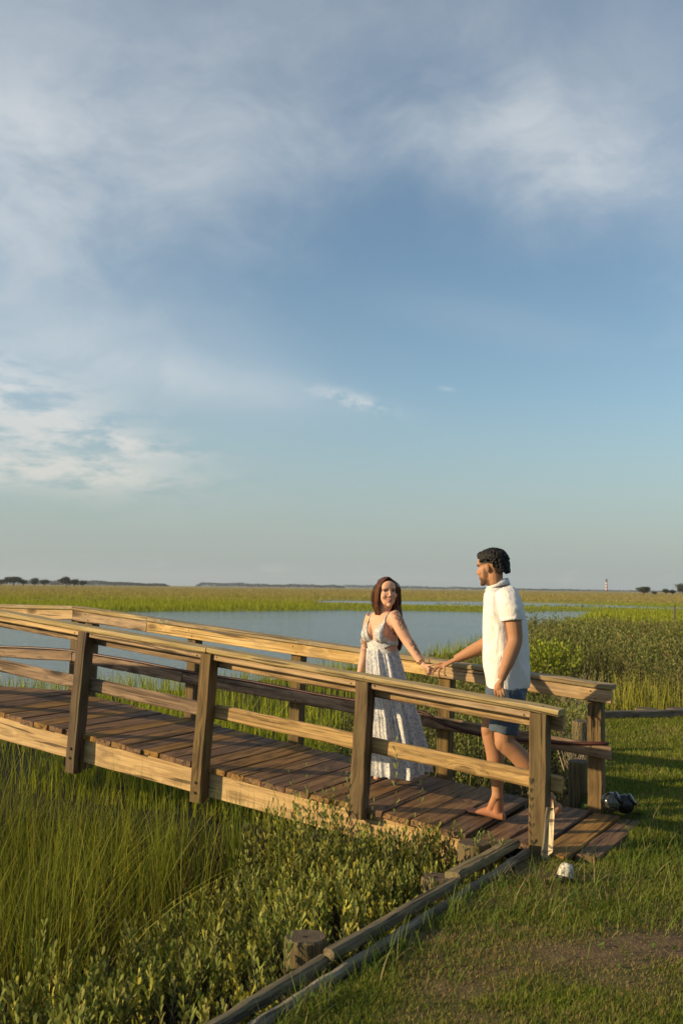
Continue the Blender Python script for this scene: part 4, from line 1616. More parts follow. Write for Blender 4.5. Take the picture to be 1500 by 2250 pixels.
for _ in range(190):            # back fall, to the waist
    s_ = rr.uniform(-1, 1)
    e = rr.uniform(0, 1)
    root = hd(s_ * .05, -.03 - .03 * rr.random(), .108 - .012 * abs(s_))
    m1 = hd(s_ * .083, -.085 + .045 * abs(s_) + rr.uniform(-.01, .01), .02)
    m2 = hd(s_ * .080 + .012, -.098 + .03 * abs(s_), -.075)
    end = P(871 + 7 * s_ + rr.uniform(-3, 3), 1392 + rr.uniform(-8, 8), 7.25 + .05 * rr.random())
    tip = P(873 + 5 * s_ + rr.uniform(-3, 3), 1425 + rr.uniform(-14, 8), 7.26 + .04 * rr.random())
    lock([root, m1, m2, end, tip], .0065, .004)
for _ in range(240):            # image right: down past the face and behind the shoulder
    e = rr.uniform(0, 1)
    root = hd(-.002 - .01 * e, .050 - .07 * e, .116 - .004 * e)
    m1 = hd(-.064 - .034 * e, .048 - .065 * e, .050)
    m2 = hd(-.061 - .058 * e, .020 - .07 * e, -.03)
    m3 = hd(-.056 - .066 * e, -.010 - .06 * e, -.115)
    end = P(879 + rr.uniform(-7, 5), 1364 + rr.uniform(-6, 6), 7.20 + .05 * rr.random())
    tip = P(877 + rr.uniform(-5, 4), 1402 + rr.uniform(-16, 14), 7.25 + .03 * rr.random())
    lock([root, m1, m2, m3, end, tip], .0068, .0045)
for _ in range(120):            # image left: the sunlit side, tucked behind the neck
    e = rr.uniform(0, 1)
    root = hd(.002 + .01 * e, .052 - .07 * e, .116 - .004 * e)
    m1 = hd(.062 + .018 * e, .050 - .055 * e, .055)
    m2 = hd(.074 + .020 * e, .026 - .055 * e, -.025)
    m3 = hd(.074 + .024 * e, .004 - .05 * e, -.105)
    m4 = hd(.050 + .020 * e, -.03 - .04 * e, -.195 - .03 * rr.random())
    lock([root, m1, m2, m3, m4], .0068, .0045)
for _ in range(70):             # flyaways
    sd_ = rr.choice((-1, 1))
    e = rr.uniform(0, 1)
    z0_ = rr.uniform(.03, .11)
    p0 = hd(sd_ * (.03 + .04 * (1 - (z0_ - .03) / .08)), -.02 - .04 * e, z0_)
    p1 = hd(sd_ * (.088 + .022 * rr.random()), -.02 - .05 * e, z0_ - .08)
    p2 = hd(sd_ * (.092 + .035 * rr.random()), -.03 - .05 * e, z0_ - .16 - .03 * rr.random())
    lock([p0, p1, p2], .0012, .0008, 3, 8)
for _ in range(20):             # a few strands drawn across under the chin
    e = rr.uniform(0, 1)
    lock([hd(-.062, .03, -.03), hd(-.070, .030 - .02 * e, -.085), hd(-.084 - .01 * e, .01, -.13), P(880 + 2 * e, 1372, 7.15)], .0042, .003)
link('hair_locks', py_mesh('hair_locks', V, F), M_['brown_hair'], woman)

# ------------------------------------------------------------------ grass and leaves (numpy generators)
def blades(base, height, width, lean, azim, k=3, tint=None, tipc=None, droop=.5):
    """curved tapering ribbons; arrays of length N; k segments -> 2k-1 triangles each"""
    N = len(base)
    hx, hy = np.cos(azim), np.sin(azim)
    face = azim + np.pi / 2 + rng.uniform(-.9, .9, N)
    wx, wy = np.cos(face), np.sin(face)
    V = np.empty((N, 2 * k + 1, 3), np.float32)
    T = np.empty((N, 2 * k + 1, 3), np.float32)
    for i in range(k + 1):
        f = i / k
        out = lean * (f * (1 - droop) + droop * f * f) * height
        up = height * (f - .5 * (lean ** 2) * f * f * .6)
        c = base + np.stack([hx * out, hy * out, up], -1)
        w_ = width * (1 - f) ** .7 * .5 if i < k else 0
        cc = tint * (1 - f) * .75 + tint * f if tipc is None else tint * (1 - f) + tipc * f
        if i < k:
            s = np.stack([wx * w_, wy * w_, np.zeros(N)], -1)
            V[:, 2 * i] = c - s
            V[:, 2 * i + 1] = c + s
            T[:, 2 * i] = cc
            T[:, 2 * i + 1] = cc
        else:
            V[:, 2 * k] = c
            T[:, 2 * k] = cc
    tri = []
    for i in range(k - 1):
        a = 2 * i
        tri += [(a, a + 1, a + 3), (a, a + 3, a + 2)]
    tri.append((2 * k - 2, 2 * k - 1, 2 * k))
    tri = np.array(tri)
    Fx = (np.arange(N)[:, None, None] * (2 * k + 1) + tri[None]).reshape(-1, 3)
    return V.reshape(-1, 3), Fx, T.reshape(-1, 3)


def leaves(base, dirv, length, width, tint, fold=.25, quad=True):
    """spatulate leaves, 4 triangles each (2 if not quad)"""
    N = len(base)
    d_ = dirv / np.linalg.norm(dirv, axis=1)[:, None]
    rnd = rng.normal(size=(N, 3))
    s = np.cross(d_, rnd)
    s /= np.linalg.norm(s, axis=1)[:, None] + 1e-9
    nn = np.cross(s, d_)
    L, W = length[:, None], width[:, None]
    if quad:
        pts = [base, base + d_ * L * .45 - s * W * .36 + nn * W * fold * .5, base + d_ * L * .45 + s * W * .36 + nn * W * fold * .5,
               base + d_ * L * .78 - s * W * .5 + nn * W * fold * .7, base + d_ * L * .78 + s * W * .5 + nn * W * fold * .7, base + d_ * L]
        tri = np.array([(0, 2, 1), (1, 2, 4), (1, 4, 3), (3, 4, 5)])
    else:
        pts = [base, base + d_ * L * .6 - s * W * .5, base + d_ * L * .6 + s * W * .5, base + d_ * L]
        tri = np.array([(0, 2, 1), (1, 2, 3)])
    m = len(pts)
    V = np.stack(pts, 1).reshape(-1, 3)
    Fx = (np.arange(N)[:, None, None] * m + tri[None]).reshape(-1, 3)
    return V, Fx, np.repeat(tint, m, axis=0)


class Heap:
    def __init__(self):
        self.V, self.F, self.T, self.n = [], [], [], 0

    def add(self, vft):
        V, F, T = vft
        self.V.append(V)
        self.F.append(F + self.n)
        self.T.append(T)
        self.n += len(V)

    def build(self, name, mat, label=None, cat=None, kind='stuff', group=None):
        me = np_mesh(name, np.concatenate(self.V), np.concatenate(self.F), np.concatenate(self.T))
        o = link(name, me, M_[mat])
        return tag(o, label, cat, group, kind) if label else o


def bridge_tn(x, y):
    rx, ry = x - O2.x, y - O2.y
    return rx * AX.x + ry * AX.y, rx * NX.x + ry * NX.y


def in_view(x, y, m=.03):
    return np.abs(x) < (750 / FPX + m) * y + .25


def scatter(n, x0, x1, y0, y1):
    return rng.uniform(x0, x1, n), rng.uniform(y0, y1, n)


def pick(N, cols, w=None):
    cols = np.array(cols)
    i = rng.choice(len(cols), N, p=w)
    c = cols[i] * rng.uniform(.75, 1.25, (N, 1))
    return c


# ---- lawn
H = Heap()
for (n, x0, x1, y0, y1, hh, ww, kk) in ((205000, -.6, 2.7, 3.1, 5.4, .030, .0034, 2), (165000, .2, 3.6, 5.2, 7.6, .030, .0042, 2), (135000, 1.4, 5.8, 7.4, 12.5, .038, .0062, 2)):
    x, y = scatter(n, x0, x1, y0, y1)
    L = lawn_dist(x, y)
    bt, bn = bridge_tn(x, y)
    on_deck = (bt > -.37 + .06 * np.sin(bn * 9)) & (bn > -.03) & (bn < 1.26)
    bz = bare(x, y)
    dens = np.clip(1.1 - .85 * bz, .28, 1) * (.55 + .6 * fbm(x, y, 5., 2, 31))
    ok = (L > .05) & ~on_deck & in_view(x, y, .12) & (rng.random(n) < dens)
    x, y, bz = x[ok], y[ok], bz[ok]
    N = len(x)
    lush = fbm(x, y, 1.6, 3, 41)
    h = hh * rng.uniform(.5, 1.5, N) * (.65 + .8 * lush) * (1 - .6 * bz) * .85
    tl = fbm(x, y, 2.2, 2, 47)[:, None]
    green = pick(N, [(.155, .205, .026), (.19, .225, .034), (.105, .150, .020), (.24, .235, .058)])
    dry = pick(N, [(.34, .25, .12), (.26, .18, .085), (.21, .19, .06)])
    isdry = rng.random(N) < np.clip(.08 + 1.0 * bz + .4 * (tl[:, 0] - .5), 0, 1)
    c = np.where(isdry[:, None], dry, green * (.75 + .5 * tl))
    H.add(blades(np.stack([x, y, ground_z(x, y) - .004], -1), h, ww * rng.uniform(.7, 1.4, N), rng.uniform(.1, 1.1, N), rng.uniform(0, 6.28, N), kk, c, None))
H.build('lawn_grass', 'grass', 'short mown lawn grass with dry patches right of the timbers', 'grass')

# longer weeds in the lawn by the timbers and the landing
H = Heap()
spots = []
for (cx, cy, sx, sy, n) in ((.55, 4.7, .35, .25, 260), (.95, 5.2, .35, .25, 300), (1.25, 5.05, .4, .2, 260), (1.75, 5.9, .25, .4, 420), (1.95, 6.35, .2, .3, 420), (.1, 4.15, .25, .2, 200), (1.5, 5.45, .3, .15, 260), (2.1, 7.4, .3, .5, 260), (1.35, 4.75, .5, .3, 200)):
    q = rng.normal(size=(n, 2)) * [sx, sy] + [cx, cy]
    spots.append(q)
for k_ in range(14):
    f_ = rng.random()
    spots.append(rng.normal(size=(22, 2)) * [.03, .05] + [-.25 + 1.42 * f_ + .045, 3.56 + 2.4 * f_])
q = np.concatenate(spots)
bt, bn = bridge_tn(q[:, 0], q[:, 1])
ok = (lawn_dist(q[:, 0], q[:, 1]) > .03) & ~((bt > -.40) & (bn > -.06) & (bn < 1.3))
q = q[ok]
N = len(q)
c = pick(N, [(.13, .19, .03), (.10, .15, .03), (.20, .20, .07), (.28, .23, .12)], [.4, .35, .15, .1])
H.add(blades(np.stack([q[:, 0], q[:, 1], ground_z(q[:, 0], q[:, 1]) - .005], -1), rng.uniform(.05, .17, N), rng.uniform(.003, .0065, N), rng.uniform(.2, 1.2, N), rng.uniform(0, 6.28, N), 4, c))
nl = 300
j = rng.integers(0, N, nl)
b = np.stack([q[j, 0] + rng.normal(0, .05, nl), q[j, 1] + rng.normal(0, .05, nl), ground_z(q[j, 0], q[j, 1]) + rng.uniform(.0, .03, nl)], -1)
ok = lawn_dist(b[:, 0], b[:, 1]) > .05
b = b[ok]
nl = len(b)
dv = rng.normal(size=(nl, 3)) * [1, 1, .3] + [0, 0, .45]
H.add(leaves(b, dv, rng.uniform(.018, .04, nl), rng.uniform(.010, .02, nl), pick(nl, [(.055, .10, .02), (.085, .13, .03)])))
H.build('lawn_weeds', 'grass', 'longer weeds and tufts scattered in the lawn beside the timbers and landing', 'weeds')


# ---- leafy ground cover (fleshy grey-green leaves on upright stems)
def sprigs(x, y, h, nleaf, ll, lw, cols, spread=.5, quad=True, stem=True, z0=None, top=.25):
    """upright stems with paired leaves; returns two sets (leaves, stems)"""
    N = len(x)
    z = ground_z(x, y) if z0 is None else z0
    az = rng.uniform(0, 6.28, N)
    ln = rng.uniform(0, spread, N)
    dirs = np.stack([np.cos(az) * ln, np.sin(az) * ln, np.ones(N)], -1)
    dirs /= np.linalg.norm(dirs, axis=1)[:, None]
    root = np.stack([x, y, z], -1)
    k = np.arange(nleaf)
    f = top + (1 - top) * ((k // 2 * 2 + .7) / nleaf)
    base = root[:, None] + dirs[:, None] * (h[:, None] * f[None])[..., None]
    a2 = az[:, None] + (k % 2) * np.pi + (k // 2) * np.pi / 2 + rng.uniform(-.4, .4, (N, nleaf))
    tilt = (1.05 - .75 * f)[None] + rng.uniform(-.2, .25, (N, nleaf))
    dv = dirs[:, None] + np.stack([np.cos(a2) * tilt, np.sin(a2) * tilt, rng.uniform(-.1, .2, (N, nleaf))], -1)
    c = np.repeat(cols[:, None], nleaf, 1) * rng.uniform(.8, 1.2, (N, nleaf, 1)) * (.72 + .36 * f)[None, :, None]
    L = (ll * rng.uniform(.7, 1.2, (N, nleaf))).ravel()
    lv = leaves(base.reshape(-1, 3), dv.reshape(-1, 3), L, L * lw, c.reshape(-1, 3), .3, quad)
    st = None
    if stem:
        st = blades(root, h, np.full(N, .004), ln, az, 2, np.tile(np.array([.12, .075, .045]), (N, 1)) * rng.uniform(.6, 1.4, (N, 1)))
    return lv, st


SHC = [(.175, .195, .050), (.130, .160, .036), (.215, .220, .072), (.105, .125, .030), (.24, .235, .045), (.150, .185, .045)]
H = Heap()
n = 8200
x, y = scatter(n, -2.4, 1.5, 3.2, 7.3)
L = lawn_dist(x, y)
bt, bn = bridge_tn(x, y)
under = (bn > -.02) & (bn < 1.45)
S = shrub_line(x, y)
ok = (L < -.10) & (S > 0) & ~under & in_view(x, y, .15)
ok &= (rng.random(n) < .18 + 1.0 * sstep(.30, .62, fbm(x, y, 3.0, 3, 61)))
x, y = x[ok], y[ok]
bt, bn = bridge_tn(x, y)
L = -lawn_dist(x, y)
h = (.13 + .18 * fbm(x, y, 1.4, 2, 63)) * rng.uniform(.65, 1.25, len(x)) * sstep(-.1, .5, L) + .09 * sstep(.4, 1.4, L) + .05 * sstep(-.7, -.1, bn) + .02
h = h + .24 * sstep(-.95, -.2, bn) * sstep(2.2, 1.6, bt) * sstep(1.0, 1.4, bt) * (.45 + .9 * fbm(x, y, 2.3, 2, 65))
for sx, sy in ((-.13, 4.28), (.50, 5.28), (.80, 5.85)):
    h = h * (1 - .55 * np.exp(-((x - sx + .03) ** 2 + (y - sy + .16) ** 2) / .03))
tone = fbm(x, y, 1.9, 2, 66)[:, None]
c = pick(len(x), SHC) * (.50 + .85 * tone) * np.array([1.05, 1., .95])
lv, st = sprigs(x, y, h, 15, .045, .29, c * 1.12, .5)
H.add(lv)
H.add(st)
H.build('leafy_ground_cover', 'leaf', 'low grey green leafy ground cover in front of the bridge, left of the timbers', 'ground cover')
print('near shrubs', len(x))

# dead stems and leaf litter inside the ground cover
H = Heap()
n = 2600
x, y = scatter(n, -2.2, 1.3, 3.4, 7.0)
ok = (lawn_dist(x, y) < -.06) & (shrub_line(x, y) > -.3) & in_view(x, y, .05) & (bridge_tn(x, y)[1] < 0)
x, y = x[ok], y[ok]
N = len(x)
H.add(blades(np.stack([x, y, ground_z(x, y)], -1), rng.uniform(.10, .34, N), rng.uniform(.002, .0045, N), rng.uniform(.2, 1.3, N), rng.uniform(0, 6.28, N), 3, pick(N, [(.22, .17, .11), (.12, .08, .05), (.30, .24, .17), (.06, .04, .03)])))
H.build('dead_stems', 'twig', 'dry brown stems among the leafy ground cover in the foreground', 'dry stems')

# ---- tall marsh grass, left foreground
GRC = [(.185, .215, .026), (.135, .175, .022), (.245, .245, .035), (.080, .110, .018), (.28, .245, .07)]
H = Heap()
n = 17000
x, y = scatter(n, -4.4, 0.6, 4.0, 9.5)
bt, bn = bridge_tn(x, y)
S = shrub_line(x, y)
edge = rng.random(n) < .06
ok = (lawn_dist(x, y) < -.3) & ((S < .05) | ((S < .6) & edge)) & ((bn < .02)) & in_view(x, y, .2)
ok &= rng.random(n) < .16 + .75 * sstep(.32, .62, fbm(x, y, 2.4, 3, 71)) + .35 * sstep(-.9, -.2, bn)
x, y = x[ok], y[ok]
N = len(x)
bn = bridge_tn(x, y)[1]
h = rng.uniform(.45, .95, N) * (.8 + .35 * fbm(x, y, 1.3, 2, 73)) * (1 - .08 * sstep(-.6, 0., bn))
c = pick(N, GRC, [.32, .28, .18, .14, .08]) * (.75 + .5 * fbm(x, y, 1.7, 2, 74)[:, None])
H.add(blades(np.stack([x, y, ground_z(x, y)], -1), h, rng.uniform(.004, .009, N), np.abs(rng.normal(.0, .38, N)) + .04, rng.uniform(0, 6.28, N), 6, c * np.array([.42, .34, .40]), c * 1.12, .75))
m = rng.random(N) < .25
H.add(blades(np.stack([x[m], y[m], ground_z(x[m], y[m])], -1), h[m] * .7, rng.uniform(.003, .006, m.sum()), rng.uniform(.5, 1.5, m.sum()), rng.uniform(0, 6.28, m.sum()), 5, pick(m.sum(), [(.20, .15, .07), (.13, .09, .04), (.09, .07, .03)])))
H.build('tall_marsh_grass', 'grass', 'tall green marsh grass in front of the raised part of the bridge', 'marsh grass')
print('grass', N)

# ---- marsh grass under and beyond the bridge, to the water
H = Heap()
for (n, y0, y1, w0, k_) in ((15000, 6.9, 13., .008, 5), (26000, 12., 40., .016, 4), (16000, 38., 100., .04, 3)):
    y = rng.uniform(y0, y1, n)
    x = rng.uniform(-1, 1, n) * (.40 * y + .5)
    bt, bn = bridge_tn(x, y)
    ok = (bn > 1.5) & (lawn_dist(x, y) < -.4) & (water_mask(x, y) < .35)
    S = shrub_line(x, y)
    ok &= (S < .1) | ((y > 26 + 3 * fbm(x, y, .4, 2, 6)) & (x < 20)) | (rng.random(n) < .04 + .35 * ((fbm(x, y, .35, 2, 87) > .62) & (y > 18)))
    dn = fbm(x, y, .9, 2, 81)
    wet = sstep(2.5, -.2, -water_mask(x, y))
    ok &= rng.random(n) < (.35 + .9 * sstep(.3, .6, dn)) * (1 - .55 * wet)
    ok &= ~((x < -3.2) & (y < 16) & (rng.random(n) < .75))
    x, y = x[ok], y[ok]
    N = len(x)
    h = rng.uniform(.32, .66, N) * (.8 + .4 * fbm(x, y, .6, 2, 83))
    h = np.where(y > 20, h * .85, h)
    c = pick(N, [(.235, .270, .026), (.180, .225, .022), (.29, .295, .035), (.14, .17, .02)]) * (.8 + .4 * fbm(x, y, .5, 2, 84)[:, None])
    zb = np.maximum(ground_z(x, y), WATER_Z - .05)
    H.add(blades(np.stack([x, y, zb], -1), h, w0 * rng.uniform(.6, 1.3, N), np.abs(rng.normal(0, .28, N)) + .03, rng.uniform(0, 6.28, N), k_, c * .8, c * 1.2, .7))
H.build('shore_marsh_grass', 'grass', 'bright green marsh grass along the near shore beyond the bridge', 'marsh grass')

# ---- shrubs beyond the bridge on the right
H = Heap()
for (n, y0, y1, ll, nl, qd) in ((4200, 6.9, 13., .043, 14, True), (11000, 12.4, 24., .058, 14, False), (9500, 23., 46., .095, 12, False)):
    y = rng.uniform(y0, y1, n)
    x = rng.uniform(-.3, 1, n) * (.40 * y + .4)
    bt, bn = bridge_tn(x, y)
    ok = (bn > 1.50) & (lawn_dist(x, y) < -.12) & (water_mask(x, y) < -.8) & (shrub_line(x, y) > 0)
    ok &= ~((y > 27) & (x < 2.0 + .1 * y))
    clump = ((x > 4.3) & (y > 14.6) & (y < 16.2) & (x < 7.5))
    ok &= ~clump
    dn = fbm(x, y, .8, 3, 91)
    ok &= rng.random(n) < .22 + .85 * sstep(.32, .64, dn)
    x, y, dn = x[ok], y[ok], dn[ok]
    N = len(x)
    big = sstep(12.8, 20, y) * sstep(1.8, 5.5, x)
    h = (.20 + .26 * dn + .20 * big + .30 * big * sstep(.45, .75, fbm(x, y, .45, 2, 93))) * rng.uniform(.7, 1.2, N)
    tone = fbm(x, y, .7, 3, 94)[:, None]
    c = pick(N, [(.140, .155, .046), (.110, .132, .034), (.175, .180, .060), (.165, .125, .060)], [.34, .28, .22, .16]) * (.45 + .95 * tone)
    lv, st = sprigs(x, y, h, nl, ll, .36, c, .5, qd, True, None, .12)
    H.add(lv)
    H.add(st)
H.build('shrub_thicket', 'leaf', 'grey green shrub thicket beyond the far railing and lawn, right side', 'shrubs')


# ---- single plants that stand out
def plant(name, px, py, Yd, h, label, cat, cols, nst=1, nleaf=22, ll=.036, lw=.30, spread=.15, rad=.02, group=None, top=.2, z=None):
    b0 = P(px, py, Yd)
    zb = float(ground_z(b0.x, b0.y)) if z is None else z
    x = b0.x + rng.normal(0, rad, nst)
    y = b0.y + rng.normal(0, rad, nst)
    hh = np.full(nst, h) * rng.uniform(.8, 1.08, nst)
    if nst > 1:
        hh[0] = h
    lv, st = sprigs(x, y, hh, nleaf, ll, lw, pick(nst, cols), spread, True, True, np.full(nst, zb), top)
    root = thing(name, (b0.x, b0.y, zb), label, cat, group)
    adopt(link('leaves', np_mesh('leaves', *lv), M_['leaf']), root)
    so_ = adopt(link('stem', np_mesh('stem', *st), M_['twig']), root)
    if nst > 1:
        so_.name = 'stems'
        so_['kind'] = 'stuff'
    return root


G1 = [(.135, .165, .055), (.16, .185, .065)]
plant('leafy_plant', 866, 1850, 5.75, .86, 'tall leafy stem rising above the deck edge right of the middle near post', 'plant', G1, 1, 30, .042, .28, .10, .0, 'tall stems rising from the ground cover')
plant('leafy_plant', 932, 1880, 5.7, .66, 'slender leafy stem by the deck edge left of the dark brown piling', 'plant', G1, 1, 22, .034, .25, .06, .0, 'tall stems rising from the ground cover')
plant('leafy_plant', 905, 1880, 5.72, .58, 'thin leafy stem leaning between two taller ones at the deck edge', 'plant', G1, 1, 20, .032, .25, .10, .0, 'tall stems rising from the ground cover')
plant('leafy_plant', 708, 1800, 5.95, .84, 'bushy leafy plant growing in front of the middle near post', 'plant', G1, 6, 20, .040, .28, .3, .05, 'tall stems rising from the ground cover')
plant('leafy_plant', 770, 1790, 5.93, .72, 'leafy plant touching the foot of the middle near post', 'plant', G1, 3, 20, .038, .28, .2, .03, 'tall stems rising from the ground cover')
plant('leafy_plant', 1075, 1840, 5.86, .16, 'small green sprigs growing on the dark brown piling by the end post', 'plant', [(.16, .20, .06)], 7, 12, .032, .28, .5, .045, None, .2, -.06)
plant('leafy_plant', 968, 1940, 5.22, .26, 'leafy sprig in front of the short mossy piling', 'plant', G1, 2, 16, .036, .28, .3, .02)
plant('leafy_plant', 70, 2120, 4.2, .50, 'yellow green leafy plant at the lower left corner, taller than its neighbours', 'plant', [(.19, .21, .045), (.16, .19, .05)], 6, 20, .045, .3, .4, .06)
plant('leafy_plant', 600, 2150, 4.15, .32, 'leafy plant just left of the thick round piling', 'plant', G1, 4, 18, .044, .3, .3, .04)
plant('round_bush', 1190, 1420, 20.5, 1.0, 'bright yellow green round bush behind the man, brighter than the thicket', 'bush', [(.25, .28, .025), (.20, .24, .025), (.15, .19, .02)], 130, 18, .085, .40, .9, .34, None, .1)
plant('round_bush', 1232, 1480, 13.4, .62, 'green leafy bush behind the far railing, below the yellow green bush', 'bush', [(.12, .165, .03), (.15, .185, .04)], 40, 16, .06, .36, .8, .22, None, .1)


# dry twiggy shrub
def twig_bush(px, py, Yd, h, label, n=46):
    b0 = P(px, py, Yd)
    zb = float(ground_z(b0.x, b0.y))
    root = thing('dry_shrub', (b0.x, b0.y, zb), label, 'shrub')
    V, F = [], []
    for i in range(n):
        az = random.uniform(0, 6.28)
        ln = random.uniform(.05, .55)
        p = [Vector((b0.x, b0.y, zb))]
        L = h * random.uniform(.5, 1.05)
        d_ = Vector((math.cos(az) * ln, math.sin(az) * ln, 1)).normalized()
        for s_ in range(3):
            d_ = (d_ + Vector((random.uniform(-.25, .25), random.uniform(-.25, .25), .05))).normalized()
            p.append(p[-1] + d_ * L / 3)
        v, f = tube_np(p, [.007, .005, .0035, .0015], 3)
        o = len(V)
        V += v
        F += [tuple(a + o for a in g) for g in f]
        for s_ in range(3):
            q0 = p[random.choice((1, 2))].lerp(p[2], random.random())
            q1 = q0 + (d_ + Vector((random.uniform(-.8, .8), random.uniform(-.8, .8), .1))).normalized() * L * .22
            v, f = tube_np([q0, q1], [.003, .001], 3)
            o = len(V)
            V += v
            F += [tuple(a + o for a in g) for g in f]
    me = py_mesh('twigs', V, F, False)
    add_tint(me, np.tile(np.array([.30, .24, .16]), (len(V), 1)))
    adopt(link('twigs', me, M_['twig']), root)


twig_bush(1268, 1500, 14.2, 1.05, 'dry pale twiggy shrub without leaves standing in the thicket behind the man')
twig_bush(1262, 1640, 8.6, .75, 'bare grey twigs beside the far pilings behind the railing', 26)


# grass clumps
def tuft(px, py, Yd, n, h, rad, label, cols, width=.012, k=5, lean=.3, z=None):
    b0 = P(px, py, Yd)
    zb = float(ground_z(b0.x, b0.y)) if z is None else z
    x = b0.x + rng.normal(0, rad[0], n)
    y = b0.y + rng.normal(0, rad[1], n)
    c = pick(n, cols)
    v = blades(np.stack([x, y, np.full(n, zb)], -1), h * rng.uniform(.55, 1.1, n), width * rng.uniform(.6, 1.2, n), np.abs(rng.normal(0, lean, n)) + .04, rng.uniform(0, 6.28, n), k, c * .8, c * 1.15, .7)
    o = link('grass_clump', np_mesh('grass_clump', *v), M_['grass'])
    o['kind'] = 'stuff'
    o.data.transform(Matrix.Translation((-b0.x, -b0.y, -zb)))
    o.location = (b0.x, b0.y, zb)
    return tag(o, label, 'grass')


YG = [(.24, .235, .035), (.19, .205, .03), (.28, .25, .05)]
tuft(1440, 1500, 15.2, 420, .80, (.62, .35), 'yellow green clump of marsh grass at the right, behind the far edging timber', YG, .016)
tuft(1395, 1480, 17.0, 160, .70, (.4, .3), 'smaller yellow green grass clump left of the big one, in front of the thicket', YG, .016)
tuft(375, 1740, 6.55, 90, .78, (.05, .05), 'upright tuft of grass standing in front of the second near post', [(.14, .19, .03), (.17, .2, .035)], .009, 6, .12)
tuft(525, 1745, 6.4, 70, .72, (.035, .035), 'narrow upright grass tuft in front of the side beam right of the second near post', [(.12, .165, .03), (.15, .18, .03)], .010, 6, .10)
tuft(30, 1530, 13.5, 60, .55, (.35, .3), 'sparse grass tuft in the shallow water behind the left end of the bridge', [(.14, .18, .025)], .014, 4, .25)
tuft(110, 1530, 13.2, 70, .58, (.25, .25), 'sparse grass tuft behind the left end, nearer the double post', [(.14, .18, .025)], .014, 4, .25)

# ------------------------------------------------------------------ far marsh
H = Heap()
for (n, y0, y1, wd, hh) in ((90000, 60., 150., .06, .46), (80000, 140., 420., .15, .30), (40000, 400., 1400., .45, .25)):
    y = y0 * (y1 / y0) ** rng.random(n)
    x = rng.uniform(-1, 1, n) * (.40 * y + 4)
    wm = water_mask(x, y)
    fr = np.interp(x, FAR_X, FAR_Y)
    ok = (wm < .3) & ((y > fr - 3) | (x > 20))
    thin = sstep(3.5, 0, np.abs(wm)) * .5
    ok &= rng.random(n) < 1 - thin
    x, y = x[ok], y[ok]
    N = len(x)
    n_ = fbm(x, y, .02, 3, 8) + .35 * (fbm(x, y, .004, 2, 18) - .5)
    mixf = sstep(105, 215, y + (n_ - .5) * 120)[:, None]
    c = pick(N, [(.21, .24, .026), (.185, .215, .024), (.235, .25, .032)]) * (1 - mixf) + mixf * pick(N, [(.275, .22, .08), (.255, .215, .075), (.235, .215, .065)])
    zb = np.where(y > 420, -.45, np.maximum(ground_z(x, y) - .02, WATER_Z - .05))
    edge = sstep(4, 0, np.abs(water_mask(x, y)))
    h = hh * rng.uniform(.8, 1.1, N) * (.85 + .3 * fbm(x, y, .08, 2, 12)) * (1 - .25 * edge)
    h = np.where((y > 98) & (y < 185) & (x > -3) & (x < 64), h * .45, h)
    H.add(blades(np.stack([x, y, zb], -1), h, wd * rng.uniform(.6, 1.3, N), np.abs(rng.normal(0, .2, N)), rng.uniform(0, 6.28, N), 2, c * .85, c * 1.12))
# sparse blades standing in the shallow back channel
n = 5000
x, y = rng.uniform(14, 60, n), rng.uniform(96, 150, n)
ok = (water_mask(x, y) > 0) & (fbm(x, y, .12, 2, 44) > .5)
x, y = x[ok], y[ok]
N = len(x)
H.add(blades(np.stack([x, y, np.full(N, WATER_Z)], -1), rng.uniform(.15, .35, N), rng.uniform(.05, .1, N), np.abs(rng.normal(0, .2, N)), rng.uniform(0, 6.28, N), 2, pick(N, [(.155, .185, .022), (.19, .20, .03)])))
H.build('far_marsh_grass', 'grass', 'wide flat marsh of green and tan grass across the water to the horizon', 'marsh')


# ------------------------------------------------------------------ far trees, each with trunk and crown
def far_tree(px, ybase, Yd, wpx, hpx, label, group, tone, flat=.6, seed=0):
    r = np.random.default_rng(seed)
    b0 = P(px, ybase, Yd)
    m = Yd / FPX
    Wd, Ht = wpx * m * 1.1, hpx * m * 1.15
    zb = min(b0.z, -.2)
    root = thing('tree', (b0.x, b0.y, zb), label, 'tree', group)
    ncl = 16
    cc = r.normal(size=(ncl, 3))
    cc /= np.linalg.norm(cc, axis=1)[:, None]
    cc *= r.uniform(.3, .95, (ncl, 1))
    cc = cc * [Wd * .40, Wd * .36, Ht * .27] + [0, 0, Ht * .62]
    n = 1500
    k = r.integers(0, ncl, n)
    p = cc[k] + r.normal(size=(n, 3)) * [Wd * .10, Wd * .10, Ht * .085]
    p[:, 2] = np.clip(p[:, 2], Ht * .10, Ht * 1.02)
    dv = r.normal(size=(n, 3)) + [0, 0, .3]
    s = Wd * r.uniform(.05, .10, n)
    c = np.array(tone) * r.uniform(.6, 1.35, (n, 1)) * (.7 + .6 * r.random((ncl, 1))[k])
    v = leaves(p + [b0.x, b0.y, zb], dv, s, s * .8, c, .2, False)
    adopt(link('crown', np_mesh('crown', *v), M_['leaf']), root)
    V, F = [], []
    base = Vector((b0.x, b0.y, zb))
    for i in range(4):
        tgt = base + Vector(tuple(cc[i]))
        mid_ = base + Vector((cc[i][0] * .25, cc[i][1] * .25, Ht * .35))
        vv, ff = tube_np([base + Vector((0, 0, -.3)), mid_, tgt], [Ht * .035, Ht * .026, Ht * .01], 5)
        o = len(V)
        V += vv
        F += [tuple(a + o for a in g) for g in ff]
    me = py_mesh('trunk', V, F)
    add_tint(me, np.tile(np.array([.06, .045, .035]), (len(V), 1)))
    adopt(link('trunk', me, M_['twig']), root)


